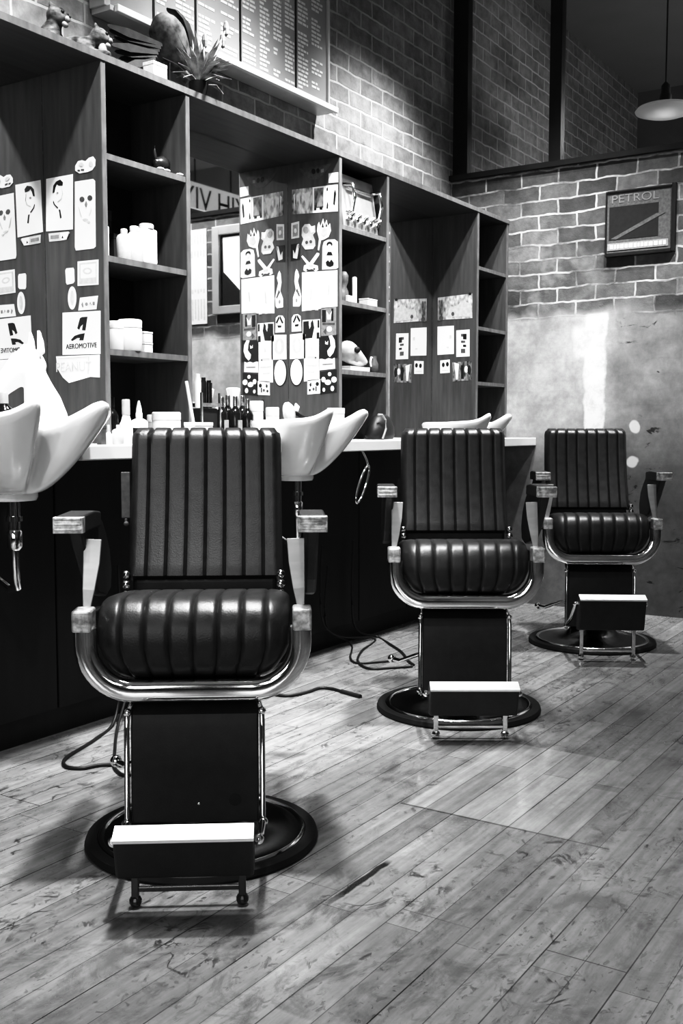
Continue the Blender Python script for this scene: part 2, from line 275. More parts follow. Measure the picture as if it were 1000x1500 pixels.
# ---------------------------------------------------------------- mesh helpers
class MB:
    def __init__(s): s.v = []; s.f = []; s.mi = []
    def add(s, vs, fs, mi=0):
        o = len(s.v); s.v += [tuple(v) for v in vs]
        for f in fs: s.f.append([o + i for i in f]); s.mi.append(mi)
        return s
    def box(s, x0, x1, y0, y1, z0, z1, mi=0, mtx=None):
        vs = [Vector((x, y, z)) for z in (z0, z1) for y in (y0, y1) for x in (x0, x1)]
        if mtx: vs = [mtx @ v for v in vs]
        return s.add(vs, [(0, 2, 3, 1), (4, 5, 7, 6), (0, 1, 5, 4), (1, 3, 7, 5), (3, 2, 6, 7), (2, 0, 4, 6)], mi)
    def prism(s, pts, vec, mi=0):
        """pts: 3-D polygon, extruded by vec"""
        n = len(pts); a = [Vector(p) for p in pts]; b_ = [p + Vector(vec) for p in a]
        return s.add(a + b_, [list(range(n))[::-1], list(range(n, 2 * n))] + [(i, (i + 1) % n, n + (i + 1) % n, n + i) for i in range(n)], mi)
    def lathe(s, prof, c=(0, 0, 0), n=32, mi=0, mtx=None, cap=True, sx=1, sy=1):
        vs = []
        for r, z in prof:
            for k in range(n):
                a = 2 * PI * k / n; v = Vector((r * math.cos(a) * sx, r * math.sin(a) * sy, z))
                if mtx: v = mtx @ v
                vs.append(v + Vector(c))
        fs = []
        for i in range(len(prof) - 1):
            for k in range(n): fs.append((i * n + k, i * n + (k + 1) % n, (i + 1) * n + (k + 1) % n, (i + 1) * n + k))
        if cap: fs.append(list(range(n))[::-1]); fs.append([(len(prof) - 1) * n + k for k in range(n)])
        return s.add(vs, fs, mi)
    def sweep(s, path, sec, up=(0, 0, 1), closed=False, mi=0, scale=None):
        """sec: list of (a, b): a along side, b along normal"""
        P = [Vector(p) for p in path]; n = len(sec); vs = []
        for i, p in enumerate(P):
            t = (P[min(i + 1, len(P) - 1)] - P[max(i - 1, 0)]).normalized()
            u = Vector(up); sd = t.cross(u)
            if sd.length < 1e-4: sd = t.cross(Vector((1, 0.1, 0)))
            sd.normalize(); nm = sd.cross(t).normalized(); k = scale[i] if scale else 1.0
            for a, b_ in sec: vs.append(p + (sd * a + nm * b_) * k)
        fs = []
        for i in range(len(P) - 1):
            for k in range(n): fs.append((i * n + k, i * n + (k + 1) % n, (i + 1) * n + (k + 1) % n, (i + 1) * n + k))
        fs.append(list(range(n))[::-1]); fs.append([(len(P) - 1) * n + k for k in range(n)])
        return s.add(vs, fs, mi)
    def tube(s, path, r, n=10, up=(0, 0, 1), mi=0, scale=None):
        return s.sweep(path, [(r * math.cos(2 * PI * k / n), r * math.sin(2 * PI * k / n)) for k in range(n)], up, False, mi, scale)
    def loft(s, secs, n=16, mi=0):
        """secs: (centre, side vector, up vector) ellipses"""
        vs = []
        for c, a, b_ in secs:
            for k in range(n):
                t = 2 * PI * k / n; vs.append(Vector(c) + Vector(a) * math.cos(t) + Vector(b_) * math.sin(t))
        fs = []
        for i in range(len(secs) - 1):
            for k in range(n): fs.append((i * n + k, i * n + (k + 1) % n, (i + 1) * n + (k + 1) % n, (i + 1) * n + k))
        fs.append(list(range(n))[::-1]); fs.append([(len(secs) - 1) * n + k for k in range(n)])
        return s.add(vs, fs, mi)
    def ball(s, c, rx, ry=None, rz=None, n=14, mi=0, mtx=None):
        ry = ry or rx; rz = rz or rx; pr = []
        h = n // 2
        vs = []; 
        for i in range(h + 1):
            a = PI * i / h
            for k in range(n):
                t = 2 * PI * k / n; v = Vector((rx * math.sin(a) * math.cos(t), ry * math.sin(a) * math.sin(t), -rz * math.cos(a)))
                if mtx: v = mtx @ v
                vs.append(v + Vector(c))
        fs = []
        for i in range(h):
            for k in range(n): fs.append((i * n + k, i * n + (k + 1) % n, (i + 1) * n + (k + 1) % n, (i + 1) * n + k))
        return s.add(vs, fs, mi)
    def build(s, name, mats, parent=None, smooth=None, bevel=0, seg=2, remesh=0, subsurf=0):
        me = bpy.data.meshes.new(name); me.from_pydata(s.v, [], s.f)
        mats = mats if isinstance(mats, (list, tuple)) else [mats]
        for m_ in mats: me.materials.append(M[m_] if isinstance(m_, str) else m_)
        for p, mi in zip(me.polygons, s.mi): p.material_index = mi
        bm = bmesh.new(); bm.from_mesh(me); bmesh.ops.remove_doubles(bm, verts=bm.verts, dist=1e-6)
        bmesh.ops.recalc_face_normals(bm, faces=bm.faces); bm.to_mesh(me); bm.free()
        o = bpy.data.objects.new(name, me); COL.objects.link(o)
        if remesh:
            md = o.modifiers.new('Remesh', 'REMESH'); md.mode = 'VOXEL'; md.voxel_size = remesh; md.use_smooth_shade = True
            sm = o.modifiers.new('Smooth', 'SMOOTH'); sm.factor = 0.6; sm.iterations = 4
        if bevel:
            md = o.modifiers.new('Bevel', 'BEVEL'); md.width = bevel; md.segments = seg; md.limit_method = 'ANGLE'; md.angle_limit = math.radians(35); md.harden_normals = False
        if subsurf:
            md = o.modifiers.new('Sub', 'SUBSURF'); md.levels = subsurf; md.render_levels = subsurf
        if smooth is not None:
            for p in me.polygons: p.use_smooth = True
            if not remesh: me.set_sharp_from_angle(angle=math.radians(smooth))
        if parent: o.parent = parent
        return o

def tag(o, label=None, cat=None, group=None, kind=None):
    if label: o['label'] = label
    if cat: o['category'] = cat
    if group: o['group'] = group
    if kind: o['kind'] = kind
    return o
def thing(name, label, cat, loc=(0, 0, 0), rotz=0, group=None):
    o = bpy.data.objects.new(name, None); COL.objects.link(o); o.empty_display_size = 0.05
    o.location = loc; o.rotation_euler = (0, 0, rotz); return tag(o, label, cat, group)
def struct(o): o['kind'] = 'structure'; return o
def copy_tree(o, parent=None):
    c = o.copy(); COL.objects.link(c); c.parent = parent
    for ch in list(o.children): copy_tree(ch, c)
    return c

# ================================================================ the room
YW, YM, YS, XB, ZC = 2.93, 2.83, 2.55, 5.76, 3.98     # wall, mirror plane, shelf front, back wall, ceiling
XR, YR, XF = -2.4, -2.7, 9.35
struct(MB().box(XR, XF, YR, YW, -0.05, 0.0).build('floor', 'floor'))
struct(MB().box(XR, XF, YR, YW + 0.1, ZC, ZC + 0.05).build('ceiling', 'ceil'))
struct(MB().box(XR, XF, YW, YW + 0.1, 0, ZC).build('wall_left', 'brick_left'))
struct(MB().box(XB, XB + 0.12, YR, YW, 0, 2.515).build('wall_back', 'brick_back'))
struct(MB().box(XF, XF + 0.1, YR, YW + 0.1, 0, ZC).build('wall_far', 'plain_wall'))
struct(MB().box(XR, XF, YR - 0.1, YR, 0, ZC).build('wall_right', 'plain_wall'))
# street wall behind the photographer with its shop window
w = MB(); wx0, wx1 = XR - 0.12, XR
w.box(wx0, wx1, YR, -2.2, 0, ZC); w.box(wx0, wx1, 2.3, YW, 0, ZC); w.box(wx0, wx1, -2.2, 2.3, 0, 0.5); w.box(wx0, wx1, -2.2, 2.3, 2.9, ZC)
struct(w.build('wall_rear', 'plain_wall'))
# glazed upper partition on top of the brick wall
win = MB()
win.box(XB - 0.03, XB + 0.13, YR, YW, 2.515, 2.545)
struct(win.build('trim_1', 'iron'))
wf = MB(); wf.box(XB + 0.02, XB + 0.08, 2.835, YW, 2.545, ZC); 
for y0 in (2.25, 1.15, 0.05, -1.05, -2.15): wf.box(XB + 0.02, XB + 0.08, y0, y0 + 0.07, 2.545, ZC)
wf.box(XB + 0.02, XB + 0.08, YR, YW, ZC - 0.06, ZC)
wf = struct(wf.build('window_1', 'iron'))
struct(MB().box(XB + 0.045, XB + 0.055, YR, YW - 0.05, 2.545, ZC - 0.06).build('window_pane', 'glass', wf))

# ================================================================ shelving along the left wall
COLX = [(2.512, 2.945), (3.937, 4.37), (5.341, 5.757)]
ZCT, ZTOP = 0.982, 2.248
ctop = thing('overhead_board', 'long dark wooden top board running over all the shelving and mirrors', 'board', (0, 0, 0))
MB().box(0.95, XB - 0.003, YS, YW - 0.003, ZTOP - 0.022, ZTOP).build('top_board', 'soffit', ctop, bevel=0.002)
MB().box(0.95, XB - 0.003, YS - 0.004, YS, ZTOP - 0.022, ZTOP).build('edge_strip', 'wood_edge', ctop)
SHZ = [1.936, 1.605, 1.298]
clab = ['tall open shelf unit nearest the camera, beside the portrait posters', 'middle open shelf unit with the silver machine on its top shelf', 'narrow open shelf unit at the far end against the brick wall']
for (x0, x1), lb in zip(COLX, clab):
    t = thing('shelf_unit', lb, 'shelf unit', ((x0 + x1) / 2, YS, ZCT), 0, 'open shelf units between the mirrors')
    cx = (x0 + x1) / 2; X0, X1 = x0 - cx, x1 - cx; zt = ZTOP - 0.023 - ZCT
    for a in (X0, X1 - 0.02):
        MB().box(a, a + 0.02, 0.004, 0.28, 0.001, zt).build('side_panel', 'wood', t)
        MB().box(a, a + 0.02, 0.0, 0.004, 0.001, zt).build('edge_strip', 'wood_edge', t)
    MB().box(X0 + 0.02, X1 - 0.02, 0.268, 0.28, 0.001, zt).build('back_panel', 'backing', t)
    for z in SHZ:
        sh = MB().box(X0 + 0.02, X1 - 0.02, 0.008, 0.268, z - ZCT - 0.02, z - ZCT).build('shelf', 'wood', t)
        MB().box(X0 + 0.02, X1 - 0.02, 0.004, 0.008, z - ZCT - 0.02, z - ZCT).build('edge_strip', 'wood_edge', sh)
for k, (a, b_, lb) in enumerate(((1.0, 2.512, 'mirror in the nearest bay, behind the white horse bust'), (2.945, 3.937, 'mirror in the middle bay, reflecting the brick end wall and a bright window'), (4.37, 5.341, 'mirror in the far bay, behind the second chair'))):
    tag(MB().box(a + 0.001, b_ - 0.001, YM, YM + 0.006, ZCT + 0.001, ZTOP - 0.023).build('wall_mirror', 'mirror'), lb, 'mirror', 'mirrors in the bays')
    tag(MB().box(a + 0.001, b_ - 0.001, YM + 0.007, YM + 0.02, ZCT + 0.001, ZTOP - 0.023).build('backing_panel', 'backing'), 'dark backing panel behind the ' + lb, 'panel') if False else None

# counter with a bay cut out for each basin
BX = [2.02, 3.44, 4.86]
YC0, YC1 = 2.36, YM
pts = [(0.95, YC1), (0.95, YC0)]
for bx in BX:
    pts += [(bx - 0.2, YC0), (bx - 0.2, 2.56), (bx - 0.16, 2.62), (bx + 0.16, 2.62), (bx + 0.2, 2.56), (bx + 0.2, YC0)]
pts += [(XB - 0.003, YC0), (XB - 0.003, YC1)]
tag(MB().prism([(x, y, ZCT - 0.046) for x, y in pts], (0, 0, 0.046)).build('worktop', 'white', bevel=0.004), 'long white worktop running under the shelves and mirrors', 'worktop')
cb = thing('base_cabinet', 'long black cabinet carrying the white worktop down to the floor', 'cabinet')
MB().box(0.95, XB - 0.003, 2.70, YW - 0.003, 0.0, ZCT - 0.047).build('carcass', 'cab', cb)
for k in range(10):
    x0 = 0.96 + k * 0.48
    MB().box(x0, x0 + 0.472, 2.682, 2.699, 0.09, ZCT - 0.06).build('door', 'cab', cb, bevel=0.003)

# ================================================================ barber chairs
def make_chair(raised=0.0, label='', near=False):
    t = thing('barber_chair', label, 'chair', (0, 0, 0), 0, 'black vintage barber chairs')
    # round base
    p = [(0.0, 0.0), (0.296, 0.0), (0.30, 0.006), (0.30, 0.016), (0.292, 0.022), (0.272, 0.022), (0.268, 0.018)]
    kb = 0.965 if near else 1.0
    MB().lathe([(0.27 * kb, 0.001), (0.298 * kb, 0.001), (0.302 * kb, 0.008), (0.298 * kb, 0.02), (0.285 * kb, 0.024), (0.27 * kb, 0.022)], n=64).build('rubber_rim', 'rubber', t, smooth=40)
    MB().lathe([(0.27 * kb, 0.002), (0.27 * kb, 0.022), (0.262 * kb, 0.026), (0.25 * kb, 0.022), (0.2, 0.03), (0.13, 0.045), (0.105, 0.07), (0.1, 0.09), (0.0, 0.09)], n=64).build('base_plate', 'dish', t, smooth=40)
    MB().lathe([(0.252 * kb, 0.0225), (0.258 * kb, 0.0285), (0.264 * kb, 0.0275), (0.268 * kb, 0.0225)], n=64, cap=False).build('base_ring', 'chrome', t, smooth=60)
    MB().lathe([(0.088, 0.085), (0.088, 0.2), (0.075, 0.205), (0.07, 0.21), (0.07, 0.36), (0.1, 0.37), (0.1, 0.40)], n=40).build('pump_column', 'darkmetal', t, smooth=40)
    pl = MB(); pl.tube([(0.075, -0.02, 0.19), (0.14, -0.06, 0.19), (0.21, -0.12, 0.15), (0.24, -0.16, 0.15)], 0.008); pl.ball((0.24, -0.16, 0.15), 0.016)
    pl.build('pump_lever', 'chrome', t, smooth=40)
    MB().box(-0.15, 0.15, -0.16, 0.17, 0.40, 0.445).build('seat_frame', 'darkmetal', t, bevel=0.01)
    # seat cushion: 8 channels over a rolled front
    prof = [(-0.22, 0.60), (-0.12, 0.615), (0.0, 0.628), (0.10, 0.638), (0.155, 0.638), (0.192, 0.627), (0.214, 0.605), (0.226, 0.572), (0.229, 0.535), (0.223, 0.50), (0.208, 0.473), (0.18, 0.457), (0.10, 0.45), (-0.22, 0.45)]
    NS = 8 * 10; rows = []
    nrm = []
    for i, (v, z) in enumerate(prof):
        a = prof[max(0, i - 1)]; c = prof[min(len(prof) - 1, i + 1)]; d = Vector((c[0] - a[0], c[1] - a[1])).normalized(); nrm.append((-d.y * -1, d.x * -1 * -1))
    mb = MB(); vs = []
    for i, (v, z) in enumerate(prof):
        for j in range(NS + 1):
            s_ = -1 + 2 * j / NS; ch = (j % 10) / 10.0
            fl = 1 - abs(2 * ch - 1) ** 8 if 0 < j < NS else 0.0
            amp = 0.006 if 1 < i < 11 else 0.003
            n_ = nrm[i]; nn = Vector((n_[0], n_[1]))
            # profile runs back -> front -> under: outward normal
            dd = Vector((prof[min(i + 1, len(prof) - 1)][0] - prof[max(i - 1, 0)][0], prof[min(i + 1, len(prof) - 1)][1] - prof[max(i - 1, 0)][1])).normalized()
            nn = Vector((-dd.y, dd.x))
            # stitched crease across the front roll on the outer channels
            crease = math.exp(-((z - 0.553) / 0.006) ** 2) * (0.006 if (v > 0.2 and (j // 10) in (1, 6)) else 0)
            off = amp * (fl - 0.6) - crease
            k = 1 - 0.2 * abs(s_) ** 12
            cv, cz = 0.02, 0.55
            vv = cv + (v - cv) * k + nn.x * off; zz = cz + (z - cz) * k + nn.y * off
            hw = 0.222 if z > 0.52 else 0.222 - 0.036 * (0.52 - z) / 0.07
            vs.append((s_ * hw, vv, zz))
    W = NS + 1; fs = []
    for i in range(len(prof) - 1):
        for j in range(NS): fs.append((i * W + j, i * W + j + 1, (i + 1) * W + j + 1, (i + 1) * W + j))
    fs.append([i * W for i in range(len(prof))]); fs.append([i * W + NS for i in range(len(prof))][::-1])
    for j in range(NS): fs.append((j, (len(prof) - 1) * W + j, (len(prof) - 1) * W + j + 1, j + 1))
    mb.add(vs, fs); mb.build('seat_cushion', 'leather', t, smooth=50)
    # backrest: 8 vertical channels, slightly wider at the foot
    NZ = 26; vf = []; vb = []
    def vat(t_): return -0.165 - 0.105 * t_ + 0.02 * (2 * t_ - 1) ** 2
    for i in range(NZ + 1):
        t_ = i / NZ; z = 0.632 + 0.403 * t_
        for j in range(NS + 1):
            s_ = -1 + 2 * j / NS; ch = (j % 10) / 10.0
            fl = 1 - abs(2 * ch - 1) ** 11 if 0 < j < NS else 0.0
            eu = (1 - abs(s_)) * 0.207; ez = min(t_, 1 - t_) * 0.403
            edge = 1 - max(0, 1 - min(eu, ez) / 0.022) ** 2
            hw = 0.205 - 0.004 * t_
            top_r = max(0, 1 - (1 - t_) * 0.403 / 0.03)
            hw -= 0.012 * top_r ** 2
            zz = z - (0.010 * (1 - fl) if i == NZ else 0)
            vf.append((s_ * hw, vat(t_) - 0.03 + (0.028 + 0.010 * fl) * edge, zz))
            vb.append((s_ * hw, vat(t_) - 0.055 - 0.02 * edge, zz))
    n0 = len(vf); fs = []
    for i in range(NZ):
        for j in range(NS):
            fs.append((i * W + j, i * W + j + 1, (i + 1) * W + j + 1, (i + 1) * W + j)); fs.append((n0 + i * W + j, n0 + (i + 1) * W + j, n0 + (i + 1) * W + j + 1, n0 + i * W + j + 1))
        fs.append((i * W, (i + 1) * W, n0 + (i + 1) * W, n0 + i * W)); fs.append((i * W + NS, n0 + i * W + NS, n0 + (i + 1) * W + NS, (i + 1) * W + NS))
    for j in range(NS):
        fs.append((j, n0 + j, n0 + j + 1, j + 1)); a = NZ * W; fs.append((a + j, a + j + 1, n0 + a + j + 1, n0 + a + j))
    MB().add(vf + vb, fs).build('backrest', 'leather', t, smooth=50)
    for s_ in (-1, 1):
        bk = MB(); bk.box(s_ * 0.16 - 0.012, s_ * 0.16 + 0.012, -0.262, -0.248, 0.42, 0.80)
        bk.box(s_ * 0.16 - 0.012, s_ * 0.16 + 0.012, -0.25, -0.15, 0.415, 0.43)
        bk.build('back_bracket', 'darkmetal', t, bevel=0.002)
    MB().box(-0.19, 0.19, -0.205, -0.165, 0.585, 0.64).build('lumbar_pad', 'leather_dull', t, bevel=0.012, seg=3)
    if near:
        mbk = MB(); mbk.box(0.219 - 0.012, 0.219 + 0.012, -0.275, -0.262, 0.79, 0.915); mbk.ball((0.219, -0.265, 0.775), 0.007); mbk.box(0.215, 0.223, -0.268, -0.262, 0.775, 0.79)
        mbk.build('recline_bracket', 'dimgrey', t, bevel=0.002)
    for s_ in (-1, 1):
        kn = MB(); kn.ball((s_ * 0.2, -0.12, 0.655), 0.011); kn.ball((s_ * 0.2, -0.115, 0.63), 0.012); kn.ball((s_ * 0.2, -0.11, 0.605), 0.011)
        kn.build('hinge_knob', 'chrome', t, smooth=60)
    # chrome U frame round the seat front
    def upath(hw, top, bot, r, v):
        p_ = [(-hw, v, top), (-hw, v, bot + r + 0.03)]
        for k in range(0, 11):
            a = PI + (PI / 2) * k / 10; p_.append((-hw + r + r * math.cos(a), v, bot + r + r * math.sin(a)))
        return p_ + [(-q[0], q[1], q[2]) for q in p_[::-1]]
    path = upath(0.245, 0.578, 0.431, 0.11, 0.205)
    MB().sweep(path, [(0.026 * math.copysign(abs(math.cos(2 * PI * k / 20)) ** 0.75, math.cos(2 * PI * k / 20)), 0.02 * math.copysign(abs(math.sin(2 * PI * k / 20)) ** 0.75, math.sin(2 * PI * k / 20))) for k in range(20)], up=(0, 1, 0)).build('front_frame', 'chrome', t, smooth=35)
    for s_ in (-1, 1):
        MB().sweep([(s_ * 0.252, 0.19, 0.585), (s_ * 0.252, 0.0, 0.572), (s_ * 0.25, -0.2, 0.545)], [(-0.012, -0.02), (0.012, -0.02), (0.012, 0.02), (-0.012, 0.02)]).build('side_rail', 'darkmetal', t, bevel=0.004)
        c = MB(); c.box(s_ * 0.249 - 0.022, s_ * 0.249 + 0.022, 0.165, 0.235, 0.572, 0.622)
        c.build('clamp_block', 'cap', t, bevel=0.005)
        # flat chrome post leaning up to the arm
        po = MB(); q = [(s_ * 0.247, 0.17, 0.62), (s_ * 0.243, 0.165, 0.66), (s_ * 0.238, 0.15, 0.72), (s_ * 0.236, 0.14, 0.775)]
        po.sweep(q, [(-0.02, -0.004), (0.02, -0.004), (0.02, 0.004), (-0.02, 0.004)], up=(0, 1, 0), scale=[0.45, 0.7, 0.95, 1.05])
        po.build('arm_post', 'post', t, bevel=0.0015)
        # upholstered arm: flat pad, bracket tapering down to the seat back
        side = [(0.215, 0.836), (0.222, 0.828), (0.222, 0.806), (0.212, 0.796), (0.165, 0.765), (0.11, 0.715), (0.05, 0.665), (-0.02, 0.622), (-0.13, 0.6), (-0.2, 0.61), (-0.215, 0.66), (-0.19, 0.72), (-0.14, 0.765), (-0.09, 0.80), (-0.02, 0.828), (0.06, 0.836)]
        arm = MB(); x0 = s_ * 0.274
        arm.prism([(x0 - 0.031, v, z) for v, z in side[:4]] + [(x0 - 0.031, -0.02, 0.79), (x0 - 0.031, -0.02, 0.828), (x0 - 0.031, 0.06, 0.836)], (0.062, 0, 0))
        arm = arm.build('arm_pad', 'leather', t, bevel=0.006, seg=3)
        ab = MB(); inner = [(0.2, 0.8)] + side[4:]
        ab.prism([(x0 - 0.019 - s_ * 0.004, v, z - 0.002) for v, z in inner], (0.03, 0, 0)); ab.build('arm_bracket', 'leather_dull', t, bevel=0.007, seg=3)
        cp = MB().box(x0 - 0.034, x0 + 0.034, 0.206, 0.232, 0.797, 0.834)
        for k in range(3): cp.box(x0 - 0.03, x0 + 0.03, 0.231, 0.2345, 0.803 + k * 0.012, 0.809 + k * 0.012)
        tag(cp.build('arm_cap', 'cap', arm, bevel=0.004), 'chrome end cap of the arm')
    # leg panel with chrome rails
    lp = MB(); sp = [(0.075, 0.415), (0.12, 0.408), (0.165, 0.392), (0.19, 0.37), (0.2, 0.34), (0.204, 0.25), (0.206, 0.118), (0.186, 0.112), (0.17, 0.13), (0.165, 0.33), (0.14, 0.365), (0.075, 0.38)]
    lp.prism([(-0.147, v, z) for v, z in sp], (0.294, 0, 0)); lp.build('leg_panel', 'leather_dull', t, smooth=30, bevel=0.004)
    for s_ in (-1, 1):
        r = MB(); r.tube([(s_ * 0.125, 0.13, 0.43), (s_ * 0.142, 0.165, 0.405), (s_ * 0.155, 0.19, 0.375), (s_ * 0.156, 0.2, 0.34), (s_ * 0.157, 0.205, 0.13), (s_ * 0.157, 0.225, 0.112)], 0.0065); r.ball((s_ * 0.155, 0.19, 0.376), 0.01); r.ball((s_ * 0.157, 0.215, 0.12), 0.012)
        r.build('leg_rail', 'chrome', t, smooth=50)
        # arms that carry the footrest
        zz = raised
        l = MB(); l.tube([(s_ * 0.157, 0.21, 0.12), (s_ * 0.155, 0.33, 0.13 + zz * 0.5), (s_ * 0.15, 0.44, 0.17 + zz)], 0.008); l.ball((s_ * 0.152, 0.43, 0.165 + zz), 0.012)
        l.build('footrest_arm', 'chrome', t, smooth=50)
    if near:
        MB().lathe([(0.0, 0.0), (0.014, 0.0), (0.014, 0.003), (0.0, 0.004)], n=20, mtx=Matrix.Rotation(-PI / 2, 4, 'X'), c=(-0.092, 0.2042, 0.17), cap=False).build('hole_disc', 'ink', t, smooth=40)  # black disc standing in for a dark hole in the panel
        MB().ball((-0.008, 0.205, 0.162), 0.004, 0.003, 0.004).build('rivet', 'chrome', t, smooth=60)
    # footrest: black block, bright top plate tilted to the front
    zz = raised; h = 0.0 if not raised else 0.045
    MB().prism([(-0.143, v, z + zz) for v, z in ((0.503, 0.192), (0.468, 0.1 - h), (0.40, 0.088 - h), (0.40, 0.19), (0.462, 0.206))], (0.286, 0, 0)).build('footrest', 'leather_dull', t, bevel=0.006)
    tag(MB().prism([(-0.144, v, z + zz) for v, z in ((0.507, 0.190), (0.509, 0.198), (0.463, 0.213), (0.459, 0.206))], (0.288, 0, 0)).build('tread_plate', 'alu', t, bevel=0.001), 'bright metal tread plate along the footrest')
    for s_ in (-1, 1):
        l = MB(); l.box(s_ * 0.115 - 0.008, s_ * 0.115 + 0.008, 0.375, 0.39, 0.012, 0.12 - h + zz); l.ball((s_ * 0.115, 0.383, 0.014), 0.014)
        l.build('footrest_leg', 'darkmetal' if near else 'chrome', t, bevel=0.002)  # near legs coloured black to stand for the shade under the footrest
    MB().box(-0.115, 0.115, 0.378, 0.388, 0.035, 0.046).build('crossbar', 'darkmetal' if near else 'chrome', t, bevel=0.002)  # near crossbar blackened for the same painted shade
    return t
def put(t, x, y, head): t.location = (x, y, 0); t.rotation_euler = (0, 0, math.radians(head - 90))
ch1 = make_chair(0.0, 'black leather barber chair nearest the camera, at the left of the photo', True)
put(ch1, 1.972, 1.690, 216)
ch2 = make_chair(0.0, 'middle black barber chair, between the nearest and the farthest one'); put(ch2, 3.432, 1.699, 212.5)
ch3 = make_chair(0.095, 'farthest black barber chair with raised footrest, against the bare brick wall'); put(ch3, 4.86, 1.692, 209.5)

# ================================================================ shampoo basins
def make_basin(label):
    t = thing('shampoo_basin', label, 'basin', (0, 0, 0), 0, 'white shampoo basins')
    N = 72
    def rim(th):
        # th = 0 at the front (-y); local origin at the worktop front centre
        c, s_ = math.cos(th), math.sin(th)
        a = abs((th + PI) % (2 * PI) - PI)          # angle from the front
        # horn at about 24 deg, neck notch at 0
        hx = 0.225; yb = 0.25; yf = -0.235
        x = hx * math.copysign(abs(s_) ** 0.85, s_); y = 0.02 - 0.25 * c if c > 0 else 0.02 - 0.215 * c
        notch = math.exp(-(a / 0.34) ** 2)
        horn = math.exp(-((a - 0.52) / 0.28) ** 2)
        y += 0.165 * notch - 0.0 * horn
        z = 1.052 + 0.037 * horn - 0.04 * notch + 0.012 * max(0, c)
        return Vector((x, y, z))
    st = lambda th: Vector((0.075 * math.sin(th), 0.075 - 0.065 * math.cos(th), 0.845))
    NT = 14; vs = []
    for i in range(NT + 1):
        u = i / NT
        for k in range(N):
            th = 2 * PI * k / N; r_, s_ = rim(th), st(th)
            p = s_.lerp(r_, u); p.z = s_.z + (r_.z - s_.z) * (u ** 1.45)
            if i == 0: p = s_.copy()
            vs.append(p)
    rims = [rim(2 * PI * k / N) for k in range(N)]
    cen = Vector((0, 0.03, 0))
    def inward(p, d):
        q = Vector((cen.x - p.x, cen.y - p.y, 0)); q.normalize(); return p + q * d
    rings = [(0.003, 0.009), (0.012, 0.015), (0.024, 0.013), (0.031, 0.004)]
    for d, dz in rings: vs += [inward(p, d) + Vector((0, 0, dz)) for p in rims]
    IN = 8
    for i in range(1, IN + 1):
        u = i / IN
        for k in range(N):
            th = 2 * PI * k / N; a = inward(rims[k], 0.033); b_ = Vector((0.03 * math.sin(th), 0.07 - 0.03 * math.cos(th), 0.885))
            p = a.lerp(b_, u); p.z = a.z + (b_.z - a.z) * (1 - (1 - u) ** 1.7)
            vs.append(p)
    R = NT + 1 + len(rings) + IN; fs = []
    for i in range(R - 1):
        for k in range(N): fs.append((i * N + k, i * N + (k + 1) % N, (i + 1) * N + (k + 1) % N, (i + 1) * N + k))
    fs.append(list(range(N))[::-1]); fs.append([(R - 1) * N + k for k in range(N)])
    mb = MB().add(vs, fs)
    mb.lathe([(0.07, 0.825), (0.075, 0.835), (0.075, 0.848)], (0, 0.075, 0), 32, sy=0.9)
    mb.build('bowl', 'ceramic', t, smooth=60)
    tr = MB(); tr.lathe([(0.018, 0.74), (0.018, 0.826)], (0, 0.07, 0), 20); tr.lathe([(0.024, 0.765), (0.024, 0.78)], (0, 0.07, 0), 20)
    tr.lathe([(0.014, 0.68), (0.022, 0.69), (0.022, 0.735), (0.014, 0.745)], (0, 0.07, 0), 20)
    tr.tube([(0, 0.07, 0.70), (0, 0.07, 0.6), (0.012, 0.08, 0.57), (0.02, 0.12, 0.56), (0.02, 0.2, 0.60), (0.02, 0.30, 0.62)], 0.013)
    tr.build('waste_pipe', 'chrome', t, smooth=40)
    dr = MB().lathe([(0.0, 0.884), (0.022, 0.884), (0.024, 0.888), (0.0, 0.89)], (0, 0.07, 0), 24, cap=False).build('drain', 'chrome', t, smooth=40)
    fa = MB(); fa.lathe([(0.018, 1.058), (0.018, 1.09), (0.012, 1.10)], (-0.09, 0.215, 0), 20); fa.tube([(-0.09, 0.215, 1.09), (-0.09, 0.19, 1.105), (-0.07, 0.15, 1.10)], 0.008)
    return t
bl = ['white shampoo basin at the left edge of the photo, below the horse bust', 'white shampoo basin right behind the nearest barber chair', 'white shampoo basin mostly hidden behind the middle barber chair']
bs = make_basin(bl[0]); bs.location = (BX[0], YC0, 0)
for k in (1, 2):
    c = copy_tree(bs); c.location = (BX[k], YC0, 0); c['label'] = bl[k]
# paper label stuck on the middle basin
# chrome loop on the cabinet front
hl = thing('towel_loop', 'chrome towel loop under the white worktop beside the middle chair', 'towel rail', (3.81, 2.36, 0.93))
lp = MB(); ring = []
for k in range(25):
    a = 2 * PI * k / 24; ring.append((0.03 * math.cos(a) + 0.045 * (math.sin(a)), -0.01, -0.135 + 0.078 * math.sin(a)))
lp.tube(ring, 0.0055, up=(0, 1, 0)); lp.build('loop', 'chrome', hl, smooth=60)
MB().tube([(0.045, -0.01, -0.06), (0.045, 0.0, -0.03), (0.045, 0.02, 0.004)], 0.006).build('hook', 'chrome', hl, smooth=60)

